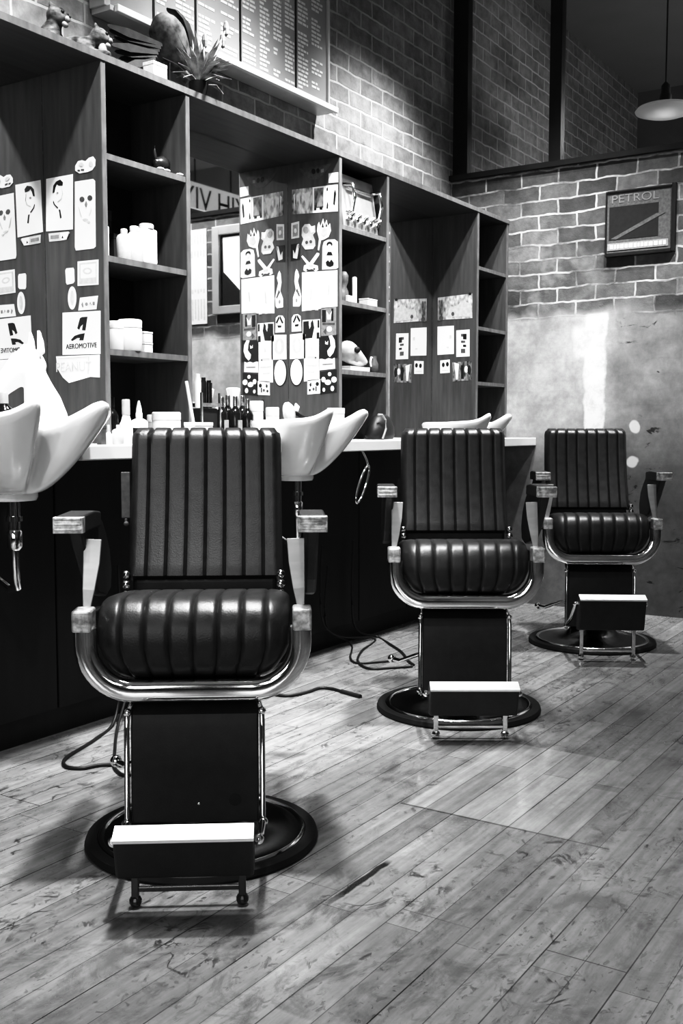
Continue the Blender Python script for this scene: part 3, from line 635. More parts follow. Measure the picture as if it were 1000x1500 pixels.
# ================================================================ menu board on the left wall
YB = 2.86
mbT = thing('menu_board', 'large grey menu board with columns of white lettering, high on the brick wall', 'menu board', (0, 0, 0))
x0, x1, z0, z1 = 2.86, on(478, 163, 1, YB).x, on(478, 163, 1, YB).z + 0.012, 3.45
MB().box(x0, x1, YB, YW - 0.004, z0, z1).build('panel', 'board_face', mbT)
fr = MB(); fr.box(x0 - 0.02, x1 + 0.02, YB - 0.03, YW - 0.004, z0 - 0.02, z0); fr.box(x0 - 0.03, x0, YB - 0.012, YW - 0.004, z0, z1); fr.box(x1, x1 + 0.015, YB - 0.012, YW - 0.004, z0, z1); fr.box(x0 - 0.02, x1 + 0.02, YB - 0.012, YW - 0.004, z1, z1 + 0.02)
fr.build('frame', 'board_frame', mbT, bevel=0.002)
MB().box(x0, x1 + 0.03, YB - 0.05, YB - 0.03, z0 - 0.022, z0 + 0.004).build('ledge', 'white', mbT, bevel=0.003)
tx = MB(); dv = MB(); cols = [on(px, 120, 1, YB).x for px in (226, 254, 287, 320, 352, 377, 397, 414, 433, 453, 474)]
for i, cx in enumerate(cols[:-1]):
    w_ = cols[i + 1] - cx; 
    if i in (0, 2, 4, 8): dv.box(cx - 0.006, cx + 0.004, YB - 0.004, YB, z0, z1)
    z = z0 + 0.04; 
    while z < z1 - 0.05:
        if random.random() < 0.13: z += 0.028; continue
        ln = w_ * (0.35 + 0.5 * random.random()); a = cx + 0.018
        while a < cx + 0.012 + ln:
            q = 0.012 + 0.03 * random.random(); tx.box(a, min(a + q, cx + w_ - 0.012), YB - 0.0015, YB, z, z + 0.010); a += q + 0.006
        z += 0.0185
tx.build('lettering', 'board_text', mbT); dv.build('divider', 'iron', mbT)

# ================================================================ sign on the back wall
sg = thing('wall_plaque', 'dark framed plaque hung high on the bare brick end wall', 'plaque', (0, 0, 0))
ya, yb, za, zb = 1.60, 1.952, 2.0, 2.322
MB().box(XB - 0.03, XB - 0.002, ya, yb, za, zb).build('panel', 'dimgrey', sg)
f = MB(); 
for q in ((ya - 0.02, ya, za - 0.02, zb + 0.02), (yb, yb + 0.008, za - 0.02, zb + 0.01), (ya, yb, za - 0.022, za), (ya, yb, zb, zb + 0.012)): f.box(XB - 0.04, XB - 0.002, *q)
f.build('frame', 'iron', sg, bevel=0.003)
MB().box(XB - 0.032, XB - 0.03, ya + 0.07, yb - 0.012, za + 0.07, zb - 0.075).build('picture', 'ink', sg)
s2 = MB(); s2.prism([(XB - 0.0335, 1.93, 2.075), (XB - 0.0335, 1.68, 2.19), (XB - 0.0335, 1.63, 2.19), (XB - 0.0335, 1.90, 2.07)], (0.001, 0, 0)); s2.build('diagonal_stripe', 'dimgrey', sg)
st_ = MB(); st_.box(XB - 0.034, XB - 0.03, ya + 0.015, yb - 0.005, za + 0.012, za + 0.05); st_.build('strip', 'grey', sg)
tl = MB(); y = yb - 0.02
while y > ya + 0.03:
    q = 0.010 + 0.012 * random.random(); tl.box(XB - 0.0355, XB - 0.034, y - q, y, za + 0.02, za + 0.042); y -= q + 0.006
tl.build('strip_lettering', 'lightgrey', sg)
def text(s_, size, mtx, name, matn, parent=None, depth=0.0005, sx=1.0):
    cu = bpy.data.curves.new(name, 'FONT'); cu.body = s_; cu.size = size; cu.align_x = 'CENTER'; cu.align_y = 'CENTER'; cu.extrude = depth
    tmp = bpy.data.objects.new(name, cu); COL.objects.link(tmp)
    dg = bpy.context.evaluated_depsgraph_get(); me = bpy.data.meshes.new_from_object(tmp.evaluated_get(dg))
    bpy.data.objects.remove(tmp); me.transform(mtx @ Matrix.Diagonal((sx, 1, 1, 1))); me.materials.clear(); me.materials.append(M[matn])
    o = bpy.data.objects.new(name, me); COL.objects.link(o)
    if parent: o.parent = parent
    return o
def face_negx(x, y, z, roll=0.0):   # text read by someone looking along +x: right = -y, up = z
    R = Matrix(((0, 0, -1, x), (-1, 0, 0, y), (0, 1, 0, z), (0, 0, 0, 1)))
    return R @ Matrix.Rotation(roll, 4, 'Z')
text('PETROL', 0.062, face_negx(XB - 0.032, 1.80, 2.285), 'lettering', 'plain_wall', sg, sx=1.2)

# ================================================================ stickers on the side panels (x = const faces)
def P3(px, py, X): 
    p = on(px, py, 0, X); return (X, p.y, p.z)
PX = [2.512, 3.937, 5.341]
def circ(cx, cy, rx, ry, n=20, a0=0): return [(cx + rx * math.cos(a0 + 2 * PI * k / n), cy + ry * math.sin(a0 + 2 * PI * k / n)) for k in range(n)]
def sticker(bay, name, label, cat, outline, base, marks=(), group=None):
    X = PX[bay] - 0.0012
    mb = MB(); mats = [base]
    mb.prism([P3(a, b_, X) for a, b_ in outline], (0.001, 0, 0), 0)
    for k, (mt, pts_) in enumerate(marks):
        if mt not in mats: mats.append(mt)
        d = 0.0006 + 0.00008 * k
        mb.prism([P3(a, b_, X - d) for a, b_ in pts_], (d - 0.0001, 0, 0), mats.index(mt))
    o = mb.build(name, mats)
    return tag(o, label, cat, group)
def rect(x0, x1, yl0, yl1, yr0=None, yr1=None):
    yr0 = yl0 if yr0 is None else yr0; yr1 = yl1 if yr1 is None else yr1
    return [(x0, yl0), (x1, yr0), (x1, yr1), (x0, yl1)]
G1, G2, G3 = 'posters and stickers on the nearest side panel', 'posters and stickers on the middle side panel', 'papers pinned on the far side panel'
# ---- bay 1
sticker(0, 'portrait_poster', 'white poster with a black line portrait of a man with slicked hair', 'poster', rect(67.5, 106.5, 262, 339, 255, 336), 'paper', [
    ('ink', [(77, 283), (78, 272), (82, 266), (88, 263), (92, 267), (91, 272), (86, 272), (83, 270), (81, 275), (79.5, 282)]), ('ink', [(82, 266), (88, 263), (92, 267), (91.5, 272), (86, 271)]),
    ('ink', [(78, 294), (80, 299), (85, 304), (84, 305.5), (79, 300), (77.5, 296)]), ('ink', [(86, 307), (88, 307), (90, 319), (88, 320), (87, 312)]), ('grey', circ(84, 282.5, 1.4, 1.2)), ('lightgrey', [(90, 274), (92, 284), (90, 292), (84, 296), (84, 295), (89, 291), (91, 284)])], G1)
sticker(0, 'skull_card', 'tall white card with a faded grey skull, right of the portrait poster', 'poster', [(109.5, 266), (136, 262), (139, 265), (140, 361), (137, 364), (111, 367), (109.5, 362)], 'paper', [
    ('dimgrey', circ(120, 292, 3.6, 4)), ('dimgrey', circ(131.5, 290, 3.6, 4)), ('grey', [(124, 299), (126, 294), (128, 299), (127, 303), (125, 303)]), ('lightgrey', [(115, 302), (118, 310), (120, 317), (118, 317), (116, 309)]), ('lightgrey', [(134, 301), (134, 309), (131, 316), (130, 316), (132, 309)]), ('lightgrey', circ(125, 321.5, 4, 1.6)), ('lightgrey', circ(130, 325, 2, 1.6))], G1)
sticker(0, 'cloud_sticker', 'small white lettered sticker with rounded outline above the skull card', 'sticker', [(110, 250), (110, 243), (114, 236), (120, 234.5), (125, 236), (130, 231), (136, 229), (139.5, 234), (139, 243), (135, 249), (128, 252), (116, 254)], 'paper', [
    ('dimgrey', rect(113.5, 117, 248.5, 251)), ('dimgrey', rect(118.5, 123, 247.5, 250)), ('lightgrey', circ(133, 240, 3, 4)), ('lightgrey', circ(119, 241, 3.6, 3))], G1)
sticker(0, 'banner_sticker', 'small banner sticker with a torn dark end under the portrait poster', 'sticker', [(71, 342), (100, 339), (102, 341), (97, 351), (88, 352.5), (72, 354)], 'lightgrey', [('paper', [(88, 341), (100, 339.5), (97, 351), (89, 352)]), ('ink', [(90, 349), (91.5, 345), (93, 349)]), ('ink', [(98, 349), (101, 342), (102, 342), (99, 350)]), ('grey', rect(74, 86, 345, 350, 344, 349))], G1)
sticker(0, 'tag_sticker', 'small blank white rounded sticker left of the square one', 'sticker', [(95.5, 396), (97, 393), (107, 392), (108.5, 395), (109, 412), (107, 415), (98, 417), (96.5, 414)], 'paper', [], G1)
sticker(0, 'oval_sticker', 'narrow pale oval sticker with grey centre on the nearest panel', 'sticker', circ(105.5, 436.5, 6.2, 17, 24), 'paper', [('lightgrey', circ(105.5, 436.5, 2.6, 11))], G1)
sticker(0, 'square_sticker', 'square white sticker with faint grey crest near the front edge', 'sticker', rect(113.5, 144, 383, 419, 380, 417), 'paper', [('lightgrey', rect(116, 141.5, 385.5, 416, 383, 414.5)), ('paper', rect(118, 140, 388, 408, 386, 406)), ('lightgrey', circ(128, 397, 7, 5)), ('paper', circ(128, 397, 4, 2.6))], G1)
sticker(0, 'slanted_sticker', 'slanted white sticker with grey lettering under the square crest sticker', 'sticker', [(117, 436), (143.5, 433), (141, 453), (114.5, 455)], 'paper', [('grey', [(119, 446), (121, 442), (122, 449), (121, 451)]), ('grey', circ(126.5, 445.5, 2, 2.6)), ('grey', [(130, 447), (132, 442), (134, 447), (133, 447), (132, 444)]), ('grey', rect(135.5, 138.5, 442, 447))], G1)
ae = sticker(0, 'emblem_sticker', 'large square white sticker with a slanted black A emblem and AEROMOTIVE lettering', 'sticker', rect(91.5, 147, 458, 520, 455, 518.5), 'paper', [
    ('ink', [(113, 481), (117, 466), (120, 464.5), (128, 464), (125, 484), (120, 483.5), (121.5, 475), (118, 478), (116, 483)]), ('ink', [(103.5, 498), (109, 492), (116, 489.5), (124, 488), (122, 498.5), (116, 498.5), (117, 495), (113, 495), (106, 499.5)])], G1)
p = on(119.5, 507, 0, PX[0]); e2 = text('AEROMOTIVE', 0.024, face_negx(PX[0] - 0.0018, p.y, p.z, 0.0), 'lettering', 'ink', ae, sx=1.0)
bn = sticker(0, 'lettered_banner', 'white banner sticker with outlined grey lettering, lowest on the nearest panel', 'sticker', [(82, 522), (146, 519.5), (146, 553), (132, 552), (101, 561), (92, 553), (84, 540)], 'paper', [('lightgrey', rect(85, 131, 525, 526, 522, 523)), ('lightgrey', [(129, 523), (131, 523), (129.5, 548), (128, 548)])], G1)
p = on(108, 538, 0, PX[0]); text('PEANUT', 0.046, face_negx(PX[0] - 0.0018, p.y, p.z, 0.0), 'lettering', 'lightgrey', bn, sx=1.0)
# ---- bay 2
sticker(1, 'wing_emblem', 'faint grey winged emblem high on the middle side panel', 'emblem', [(436, 247), (458, 244), (462, 242), (468, 243), (485, 239), (480, 248), (472, 256), (466, 262), (456, 263), (447, 258), (440, 252)], 'dimgrey', [('ink', circ(459, 251, 3, 4)), ('ink', circ(465.5, 250, 2.5, 3.6)), ('grey', rect(470, 474, 248, 253, 247, 252))], G2)
sticker(1, 'blank_label', 'blank white label above the row of photo cards', 'label', rect(481, 495, 254, 268, 252, 267), 'paper', [], G2)
strip = [(427.5, 434, 'photo_dark', 'narrow dark photo card innermost in the row of cards'), (434, 441, 'photo', 'narrow grey photo card second in the row of cards'), (441, 457, 'photo', 'wide mottled grey photo card in the middle of the row'), (457.5, 476, 'photo_dark', 'dark photo card of a long-haired figure with a white border'), (476.5, 494.5, 'paper', 'white photo card with a black figure, outermost in the row')]
for k, (a, b_, mt, lb) in enumerate(strip):
    yt = lambda x: 278 + (x - 427) * (270 - 278) / 68; yb_ = lambda x: 314 + (x - 427) * (309.5 - 314) / 68
    if k == 3: mk = [('photo_dark', rect(460, 473.5, yt(460) + 2, yb_(460) - 7, yt(473) + 2, yb_(473) - 7)), ('grey', [(464, 303), (465, 290), (468, 282), (471, 288), (471.5, 302)]), ('ink', rect(460, 463, 304, 308)), ('ink', rect(468, 472, 303, 307))]; mt = 'paper'
    elif k == 4: mk = [('ink', [(490, 301), (488, 299), (489, 282), (491, 277), (492, 284)]), ('ink', [(478, 305), (479, 295), (480.5, 300), (480, 306)]), ('ink', [(478, 276), (480, 274), (480, 279), (478.5, 280)])]
    else: mk = [('lightgrey', [(a + 2, yt(a) + 8), (b_ - 2, yt(b_) + 6), ((a + b_) / 2 + 1, yb_(a) - 6)])]
    sticker(1, 'photo_card', lb, 'photo', rect(a, b_, yt(a), yb_(a), yt(b_), yb_(b_)), mt, mk, G2)
sticker(1, 'bordered_label', 'upright pale label with a grey centre at the top of the middle panel', 'label', rect(426.5, 438, 327, 350, 324, 348), 'lightgrey', [('grey', rect(428.5, 436, 330, 347, 328, 345)), ('lightgrey', circ(432.3, 338, 2, 3.5))], G2)
sticker(1, 'pinup_card', 'small dark card with a pale cutout figure below the bordered label', 'sticker', rect(426, 439.5, 358, 382, 356, 380), 'ink', [('lightgrey', [(429, 378), (429, 366), (432, 372), (435, 358), (438, 357), (437, 366), (435, 379)]), ('grey', circ(437, 361, 1.3, 3))], G2)
sticker(1, 'skull_sticker', 'mottled grey cutout sticker of a skull wearing a hat', 'sticker', [(441.5, 345), (442, 334), (446, 328.5), (453, 328), (456, 332), (461, 330), (461.5, 340), (458, 344), (461, 352), (461.5, 360), (458, 365), (447, 366), (441.5, 358), (444, 350)], 'paper_grey', [('grey', circ(448, 337, 4, 5)), ('dimgrey', circ(449, 355, 2, 2.4)), ('dimgrey', circ(455, 354, 2, 2.4)), ('paper', rect(446, 459, 361, 365, 360, 364)), ('paper', [(453, 332), (460, 331), (459, 340), (455, 341)])], G2)
sticker(1, 'flame_sticker', 'white flame-shaped sticker on a long tail near the front edge', 'sticker', [(464, 338), (465, 329), (467, 325), (469, 332), (473, 320), (475, 329), (478, 322), (480, 331), (483, 327), (484.5, 338), (481, 347), (474, 351), (470, 352), (467, 367), (465, 366), (467, 350)], 'paper', [('lightgrey', [(470, 343), (473, 333), (479, 335), (479, 344), (474, 347)]), ('ink', [(471, 333), (472.5, 326), (474, 333)]), ('ink', [(476.5, 332), (478, 326), (479, 332)])], G2)
sticker(1, 'portrait_sticker', 'tall rounded white sticker with a black portrait bust near the front edge', 'sticker', [(471.5, 395), (472, 362), (474, 354), (480, 351), (490, 350.5), (494.5, 354), (495, 392), (492, 394)], 'paper', [('ink', circ(482.5, 358, 4.2, 4)), ('paper', circ(482.5, 361, 3, 3.6)), ('ink', [(478, 374), (480, 369), (485, 369), (487, 374)]), ('ink', [(477, 384), (480, 381), (482.5, 384), (485, 380), (488.5, 385), (488, 389), (483, 391), (478, 389)])], G2)
sticker(1, 'razor_sticker', 'white sticker of two crossed razors below the skull sticker', 'sticker', [(441, 376), (443, 374), (453, 385), (464, 370), (467.5, 371), (467, 374), (458, 387), (465, 389), (466, 395), (462, 398), (457, 394), (452, 395), (448, 398), (444, 396), (445, 389), (449, 387)], 'paper', [('dimgrey', circ(450, 395, 1.6, 1.4)), ('dimgrey', circ(460, 394, 1.6, 1.4)), ('lightgrey', rect(452, 458, 388, 391))], G2)
sticker(1, 'figure_sticker', 'white cutout sticker of a standing pinup figure beside the blank poster', 'sticker', [(429, 449), (429, 436), (433, 424), (431, 412), (432, 399), (434, 394), (436, 397), (438, 404), (436, 412), (439, 424), (441, 434), (440, 446), (438, 449)], 'paper', [('dimgrey', [(433, 426), (435, 422), (439, 433), (438, 435), (435, 429)]), ('grey', circ(434, 440, 1.4, 3))], G2)
sticker(1, 'large_poster', 'large almost blank white poster in the middle of the middle panel', 'poster', rect(442, 494, 399, 456, 395.5, 449), 'paper', [('lightgrey', [(454, 440), (455, 424), (456.5, 420), (456, 438)]), ('lightgrey', [(480, 433), (481, 418), (482.5, 417), (482, 431)]), ('lightgrey', rect(446, 448, 454, 455.5)), ('lightgrey', rect(452, 456, 453.5, 455)), ('lightgrey', rect(461, 466, 453, 454.5))], G2)
sticker(1, 'badge_sticker', 'small white badge sticker with a black pointed A sign', 'sticker', [(427, 486), (427, 466), (430, 461), (436, 460), (440, 463), (441, 485)], 'paper', [('ink', [(428.5, 472), (433, 461.5), (434, 461.5), (434, 465), (430.5, 473)]), ('ink', [(440, 470), (435.5, 461.5), (434.8, 461.5), (434.5, 465), (438, 472)]), ('ink', [(431.5, 475.5), (437.5, 474.5), (436.5, 478), (432, 478.5)])], G2)
sticker(1, 'tarot_card', 'dark card with pale mirrored figures at the front edge of the middle panel', 'card', rect(470, 492, 451, 492, 449, 491), 'grey', [('ink', rect(471.5, 477, 454, 472)), ('ink', rect(485, 488, 452, 470)), ('paper', [(478, 456), (482, 462), (486, 455), (484, 468), (479, 468)]), ('dimgrey', rect(472, 490, 473, 476)), ('paper', circ(482, 482, 4, 4)), ('dimgrey', [(473, 486), (478, 480), (477, 490)])], G2)
sticker(1, 'figure_print', 'black and white print of dark figures below the large blank poster', 'print', rect(443, 468.5, 469, 498, 467.5, 496), 'paper', [('ink', rect(444, 452, 471, 490, 470, 489)), ('ink', [(447, 496), (448, 484), (458, 468), (460, 480), (457, 495)]), ('ink', rect(465, 467.5, 469, 480)), ('ink', rect(463.5, 467.5, 487, 496)), ('paper', [(452, 471), (455, 469), (455, 478), (453, 482)])], G2)
sticker(1, 'ring_print', 'white card printed with a pale grey oval ring', 'card', rect(424.5, 447, 490, 526, 487.5, 525), 'paper', [('lightgrey', circ(435, 506, 7.5, 12)), ('paper', circ(435, 506, 3.2, 8.2))], G2)
sticker(1, 'crescent_print', 'black print with white crescent and horned animal shape', 'print', rect(467, 494, 494, 526, 490, 524), 'ink', [('paper', [(480, 520), (479, 514), (484, 507), (483, 498), (481, 492), (486, 491), (490, 498), (491, 508), (488, 517), (483, 523)]), ('paper', [(476, 499), (478, 502), (480.5, 499), (480, 505), (476, 504)])], G2)
sticker(1, 'wavy_label', 'small white label with a wavy top edge and faint lettering', 'label', [(466.5, 526), (471, 525), (476, 527), (481, 524), (486, 526), (490, 523.5), (490.5, 540), (467, 542.5)], 'paper', [('grey', rect(472, 487, 533, 535, 532, 534))], G2)
sticker(1, 'white_oval_sticker', 'plain white oval sticker with dark rim low on the middle panel', 'sticker', circ(434, 545.5, 10, 20.5, 28), 'ink', [('paper', circ(434, 545, 8.8, 19, 28))], G2)
sticker(1, 'lettered_card', 'long white card with faint grey lettering low on the middle panel', 'card', rect(445, 467.5, 498, 559, 496, 556), 'paper', [('lightgrey', [(455, 512), (457, 506), (458, 513)]), ('lightgrey', rect(450, 463, 522, 525, 521, 524)), ('dimgrey', circ(462, 524, 1.3, 1.4)), ('lightgrey', rect(448, 464, 534, 536)), ('lightgrey', rect(450, 460, 544, 545.5))], G2)
sticker(1, 'playing_card', 'white playing card with black pips, lowest on the middle panel', 'card', rect(450, 470.5, 557, 578, 555, 576), 'paper', [('ink', [(453, 563), (455.5, 560), (456, 565), (454, 567)]), ('ink', circ(464.5, 562.5, 2.4, 3)), ('ink', circ(453.5, 571.5, 1.4, 2)), ('dimgrey', circ(459, 570, 1.6, 2.2)), ('ink', rect(462, 463.5, 566, 573))], G2)
sticker(1, 'flower_print', 'black print with white blossoms in the bottom corner of the panel', 'print', rect(469, 493, 545, 578, 541, 575), 'ink', [('paper', circ(482.5, 548, 2.6, 3)), ('paper', circ(489, 556, 4, 4.4)), ('paper', circ(480, 560, 4.6, 4)), ('paper', circ(473.5, 556, 3, 4)), ('paper', circ(486.5, 569, 2.6, 4)), ('paper', circ(474, 571, 2, 3))], G2)
# ---- bay 3
sticker(2, 'group_photo', 'wide grey group photo pinned highest on the far panel', 'photo', rect(641, 691.5, 436, 469, 430, 466), 'photo', [('photo_dark', rect(642, 648, 440, 470, 439, 469)), ('paper_grey', [(655, 464), (658, 448), (668, 450), (676, 440), (690, 445), (691, 464)]), ('dimgrey', circ(646, 466, 3, 3.5)), ('dimgrey', circ(663, 460, 2.2, 3)), ('ink', circ(688, 430.5, 2, 2))], G3)
sticker(2, 'white_sheet', 'blank white sheet pinned in the middle of the far panel', 'sheet', rect(640.5, 664.5, 478.5, 520, 477, 518.5), 'paper', [('lightgrey', rect(658, 661, 491, 496)), ('lightgrey', rect(654, 657, 508, 510))], G3)
sticker(2, 'lettered_sheet', 'narrow white sheet with black sideways lettering beside the blank one', 'sheet', rect(668, 687.5, 484, 523, 482.5, 522), 'paper', [('dimgrey', rect(675, 681, 489, 493)), ('ink', rect(678, 683, 489, 497)), ('dimgrey', rect(675, 681, 499, 502)), ('ink', rect(678, 682.5, 505, 508)), ('dimgrey', rect(675, 681, 511, 517))], G3)
sticker(2, 'face_card', 'small white card with two dark round eyes', 'card', rect(644.5, 658.5, 528, 547, 526.5, 546), 'paper', [('ink', circ(649, 534.5, 2, 3.4)), ('ink', circ(655, 533.5, 2, 3.4)), ('lightgrey', rect(647, 656, 542, 543))], G3)
sticker(2, 'dark_photo', 'dark photo of figures, lowest on the far panel near its front edge', 'photo', rect(662, 690.5, 531, 559, 528.5, 557), 'photo_dark', [('paper', circ(682.5, 541, 2.5, 5)), ('paper', [(665, 531), (672, 533), (670, 556), (668, 556)]), ('ink', circ(687, 542, 2.6, 7)), ('ink', rect(675, 679, 535, 555))], G3)

# ================================================================ things on the shelves and worktop
def bottle(name, label, cat, x, y, z, r, h, neck=0.35, body='white', cap='white', group=None, capr=None, shape='round'):
    t = thing(name, label, cat, (x, y, z + 0.0008), 0, group)
    hb = h * (1 - neck); capr = capr or r * 0.42
    if shape == 'round':
        MB().lathe([(r * 0.92, 0), (r, 0.004), (r, hb * 0.9), (r * 0.8, hb), (capr * 0.9, hb + h * neck * 0.25), (capr * 0.9, hb + h * neck * 0.4)], n=24).build('body', body, t, smooth=50)
    else:
        MB().box(-r, r, -r * 0.7, r * 0.7, 0, hb).build('body', body, t, bevel=r * 0.25, seg=3)
    MB().lathe([(capr, hb + h * neck * 0.3 if shape == 'round' else hb), (capr, h - 0.003), (capr * 0.85, h)], n=20).build('cap', cap, t, smooth=40)
    return t
def jar(name, label, cat, x, y, z, r, h, body='white', lid='white', group=None):
    t = thing(name, label, cat, (x, y, z + 0.0008), 0, group)
    MB().lathe([(r * 0.95, 0), (r, 0.004), (r, h * 0.72), (r * 0.97, h * 0.74)], n=28).build('body', body, t, smooth=50)
    MB().lathe([(r * 1.02, h * 0.74), (r * 1.02, h - 0.004), (r * 0.94, h)], n=28).build('lid', lid, t, smooth=40)
    return t
def carton(name, label, cat, x, y, z, sx, sy, sz, mt='white', rot=0, group=None):
    t = thing(name, label, cat, (x, y, z + 0.0008), rot, group)
    MB().box(-sx / 2, sx / 2, -sy / 2, sy / 2, 0, sz * 0.82).build('box', mt, t, bevel=0.0015)
    MB().box(-sx / 2 - 0.001, sx / 2 + 0.001, -sy / 2 - 0.001, sy / 2 + 0.001, sz * 0.82, sz).build('lid', mt, t, bevel=0.0015)
    return t
def xat(px, y, py=600): return on(px, py, 1, y).x
y = 2.60
ZA, ZB, ZD = SHZ
# unit 1, second shelf down (z = ZB): row of white tubs
jar('lotion_bottle', 'white bottle half hidden behind the front edge on the second shelf', 'bottle', xat(157, 2.585), 2.585, ZB, 0.016, 0.098)
carton('black_box', 'small black box behind white bottles on the second shelf', 'box', xat(171, y + .1), y + 0.1, ZB, 0.06, 0.06, 0.105, 'backing')
bottle('grey_bottle', 'pale grey bottle left in the row of white products', 'bottle', xat(185.5, y), y, ZB, 0.026, 0.108, 0.2, 'lightgrey', 'white', None, 0.012)
bottle('white_bottle', 'white round bottle in the middle of the row of white products', 'bottle', xat(200.5, y), y, ZB, 0.027, 0.125, 0.2, 'white', 'white', None, 0.016)
bottle('product_pack', 'tall white pack at the right end of the row of products', 'pack', xat(218, y), y, ZB, 0.034, 0.142, 0.12, 'white', 'white', None, 0.026, 'square')
carton('dark_card', 'dark grey upright card standing behind the white bottles', 'card', xat(157, 2.75, 310), 2.75, ZB, 0.03, 0.01, 0.2, 'dimgrey')
# third shelf
bottle('dark_bottle', 'dark bottle standing at the left end of the third shelf', 'bottle', xat(157, 2.62), 2.62, ZD, 0.02, 0.15, 0.35, 'bottle_dark', 'dimgrey')
jar('tub', 'left white tub on the third shelf beside the dark bottle', 'tub', xat(170, y), y, ZD, 0.03, 0.098, 'white', 'lightgrey')
jar('tub', 'larger white tub in the middle of the third shelf', 'tub', xat(192, 2.59), 2.59, ZD, 0.041, 0.108)
carton('small_box', 'lower white box of the pair right of the tubs', 'box', xat(211.5, y), y, ZD, 0.042, 0.05, 0.034, 'white')
carton('small_box', 'upper white box of the pair right of the tubs', 'box', xat(211.5, y), y, ZD + 0.035, 0.042, 0.05, 0.038, 'white')
# top shelf: dark bird figurine with scattered white pieces
fg = thing('bird_figurine', 'small dark bird figurine on the top shelf of the nearest unit', 'figurine', (xat(236, 2.64, 235), 2.64, ZA + 0.0012), 0.3)
q = MB(); q.loft([((-0.05, 0, 0.045), (0, 0.006, 0), (0, 0, 0.008)), ((-0.03, 0, 0.042), (0, 0.024, 0), (0, 0, 0.024)), ((0.0, 0, 0.045), (0, 0.03, 0), (0, 0, 0.032)), ((0.03, 0, 0.055), (0, 0.022, 0), (0, 0, 0.022)), ((0.042, 0, 0.075), (0, 0.012, 0), (0.006, 0, 0.012)), ((0.046, 0, 0.09), (0, 0.011, 0), (0.006, 0, 0.01)), ((0.058, 0, 0.086), (0, 0.003, 0), (0.002, 0, 0.003))])
q.build('body', 'darkmetal', fg, smooth=60)
q = MB(); q.tube([(-0.005, -0.01, 0.0), (-0.005, -0.01, 0.03)], 0.004); q.tube([(-0.005, 0.012, 0.0), (-0.005, 0.012, 0.03)], 0.004); q.tube([(-0.04, 0, 0.05), (-0.055, 0, 0.08), (-0.05, 0, 0.1)], 0.006, scale=[1, 0.8, 0.3]); q.build('leg', 'darkmetal', fg, smooth=60)
for px_, lb in ((235, 'white chip lying left of the dark bird figurine'), (244, 'white chip lying in front of the dark bird figurine'), (263, 'white pebble at the right end of the top shelf')):
    pb = MB().ball((0, 0, 0.006), 0.016, 0.012, 0.0055); o = pb.build('white_pebble', 'white', smooth=60); o.location = (xat(px_, 2.57, 250), 2.57, ZA + 0.001); tag(o, lb, 'pebble', 'white pieces on the top shelf')
# worktop, in front of the first unit
ZW = ZCT
def wx(px, y_): return on(px, 640, 1, y_).x
bottle('dark_bottle', 'tall dark bottle at the left behind the white basin tip', 'bottle', wx(165, 2.62), 2.62, ZW, 0.022, 0.16, 0.35, 'bottle_dark', 'bottle_dark')
carton('grey_box', 'narrow grey carton on the worktop beside the basin', 'carton', wx(148.5, 2.40), 2.40, ZW, 0.022, 0.02, 0.06, 'dimgrey')
bottle('nozzle_bottle', 'small white nozzle bottle on the worktop beside the basin', 'bottle', wx(159, 2.39), 2.39, ZW, 0.011, 0.062, 0.45, 'white', 'white', None, 0.004)
bottle('round_bottle', 'small round white bottle left of the nearest chair back', 'bottle', wx(173, 2.385), 2.385, ZW, 0.019, 0.062, 0.25, 'white', 'white', None, 0.006)
bottle('pump_bottle', 'tall white pump bottle with grey neck on the worktop', 'bottle', wx(185, 2.52), 2.52, ZW, 0.022, 0.148, 0.5, 'white', 'bottle_grey', None, 0.014)
nb = bottle('cone_bottle', 'white bottle with a pointed cone cap and dark label', 'bottle', wx(204, 2.52), 2.52, ZW, 0.03, 0.105, 0.25, 'white', 'white', None, 0.012)
MB().lathe([(0.011, 0.1), (0.009, 0.12), (0.003, 0.145)], n=16).build('nozzle', 'white', nb, smooth=40); MB().lathe([(0.0303, 0.03), (0.0303, 0.052)], n=24, cap=False).build('label_band', 'ink', nb, smooth=40)
jar('cream_tub', 'wide white tub on the worktop behind the nearest chair back', 'tub', wx(244, 2.52), 2.52, ZW, 0.05, 0.108)
jar('grey_tub', 'pale grey tub left of the wide white tub', 'tub', wx(228, 2.60), 2.60, ZW, 0.03, 0.1, 'bottle_grey', 'lightgrey')
carton('card_holder', 'white card box behind the left of the nearest chair back', 'box', wx(291, 2.44), 2.44, ZW, 0.098, 0.05, 0.072, 'white')
st2 = MB().sweep([(0, 0, 0.0), (-0.03, 0.02, 0.22)], [(-0.006, -0.003), (0.006, -0.003), (0.006, 0.003), (-0.006, 0.003)], up=(0, 1, 0)).build('white_comb', 'white', bevel=0.001); st2.location = (wx(288, 2.49), 2.49, ZW + 0.001); tag(st2, 'white comb leaning behind the white card box', 'comb')
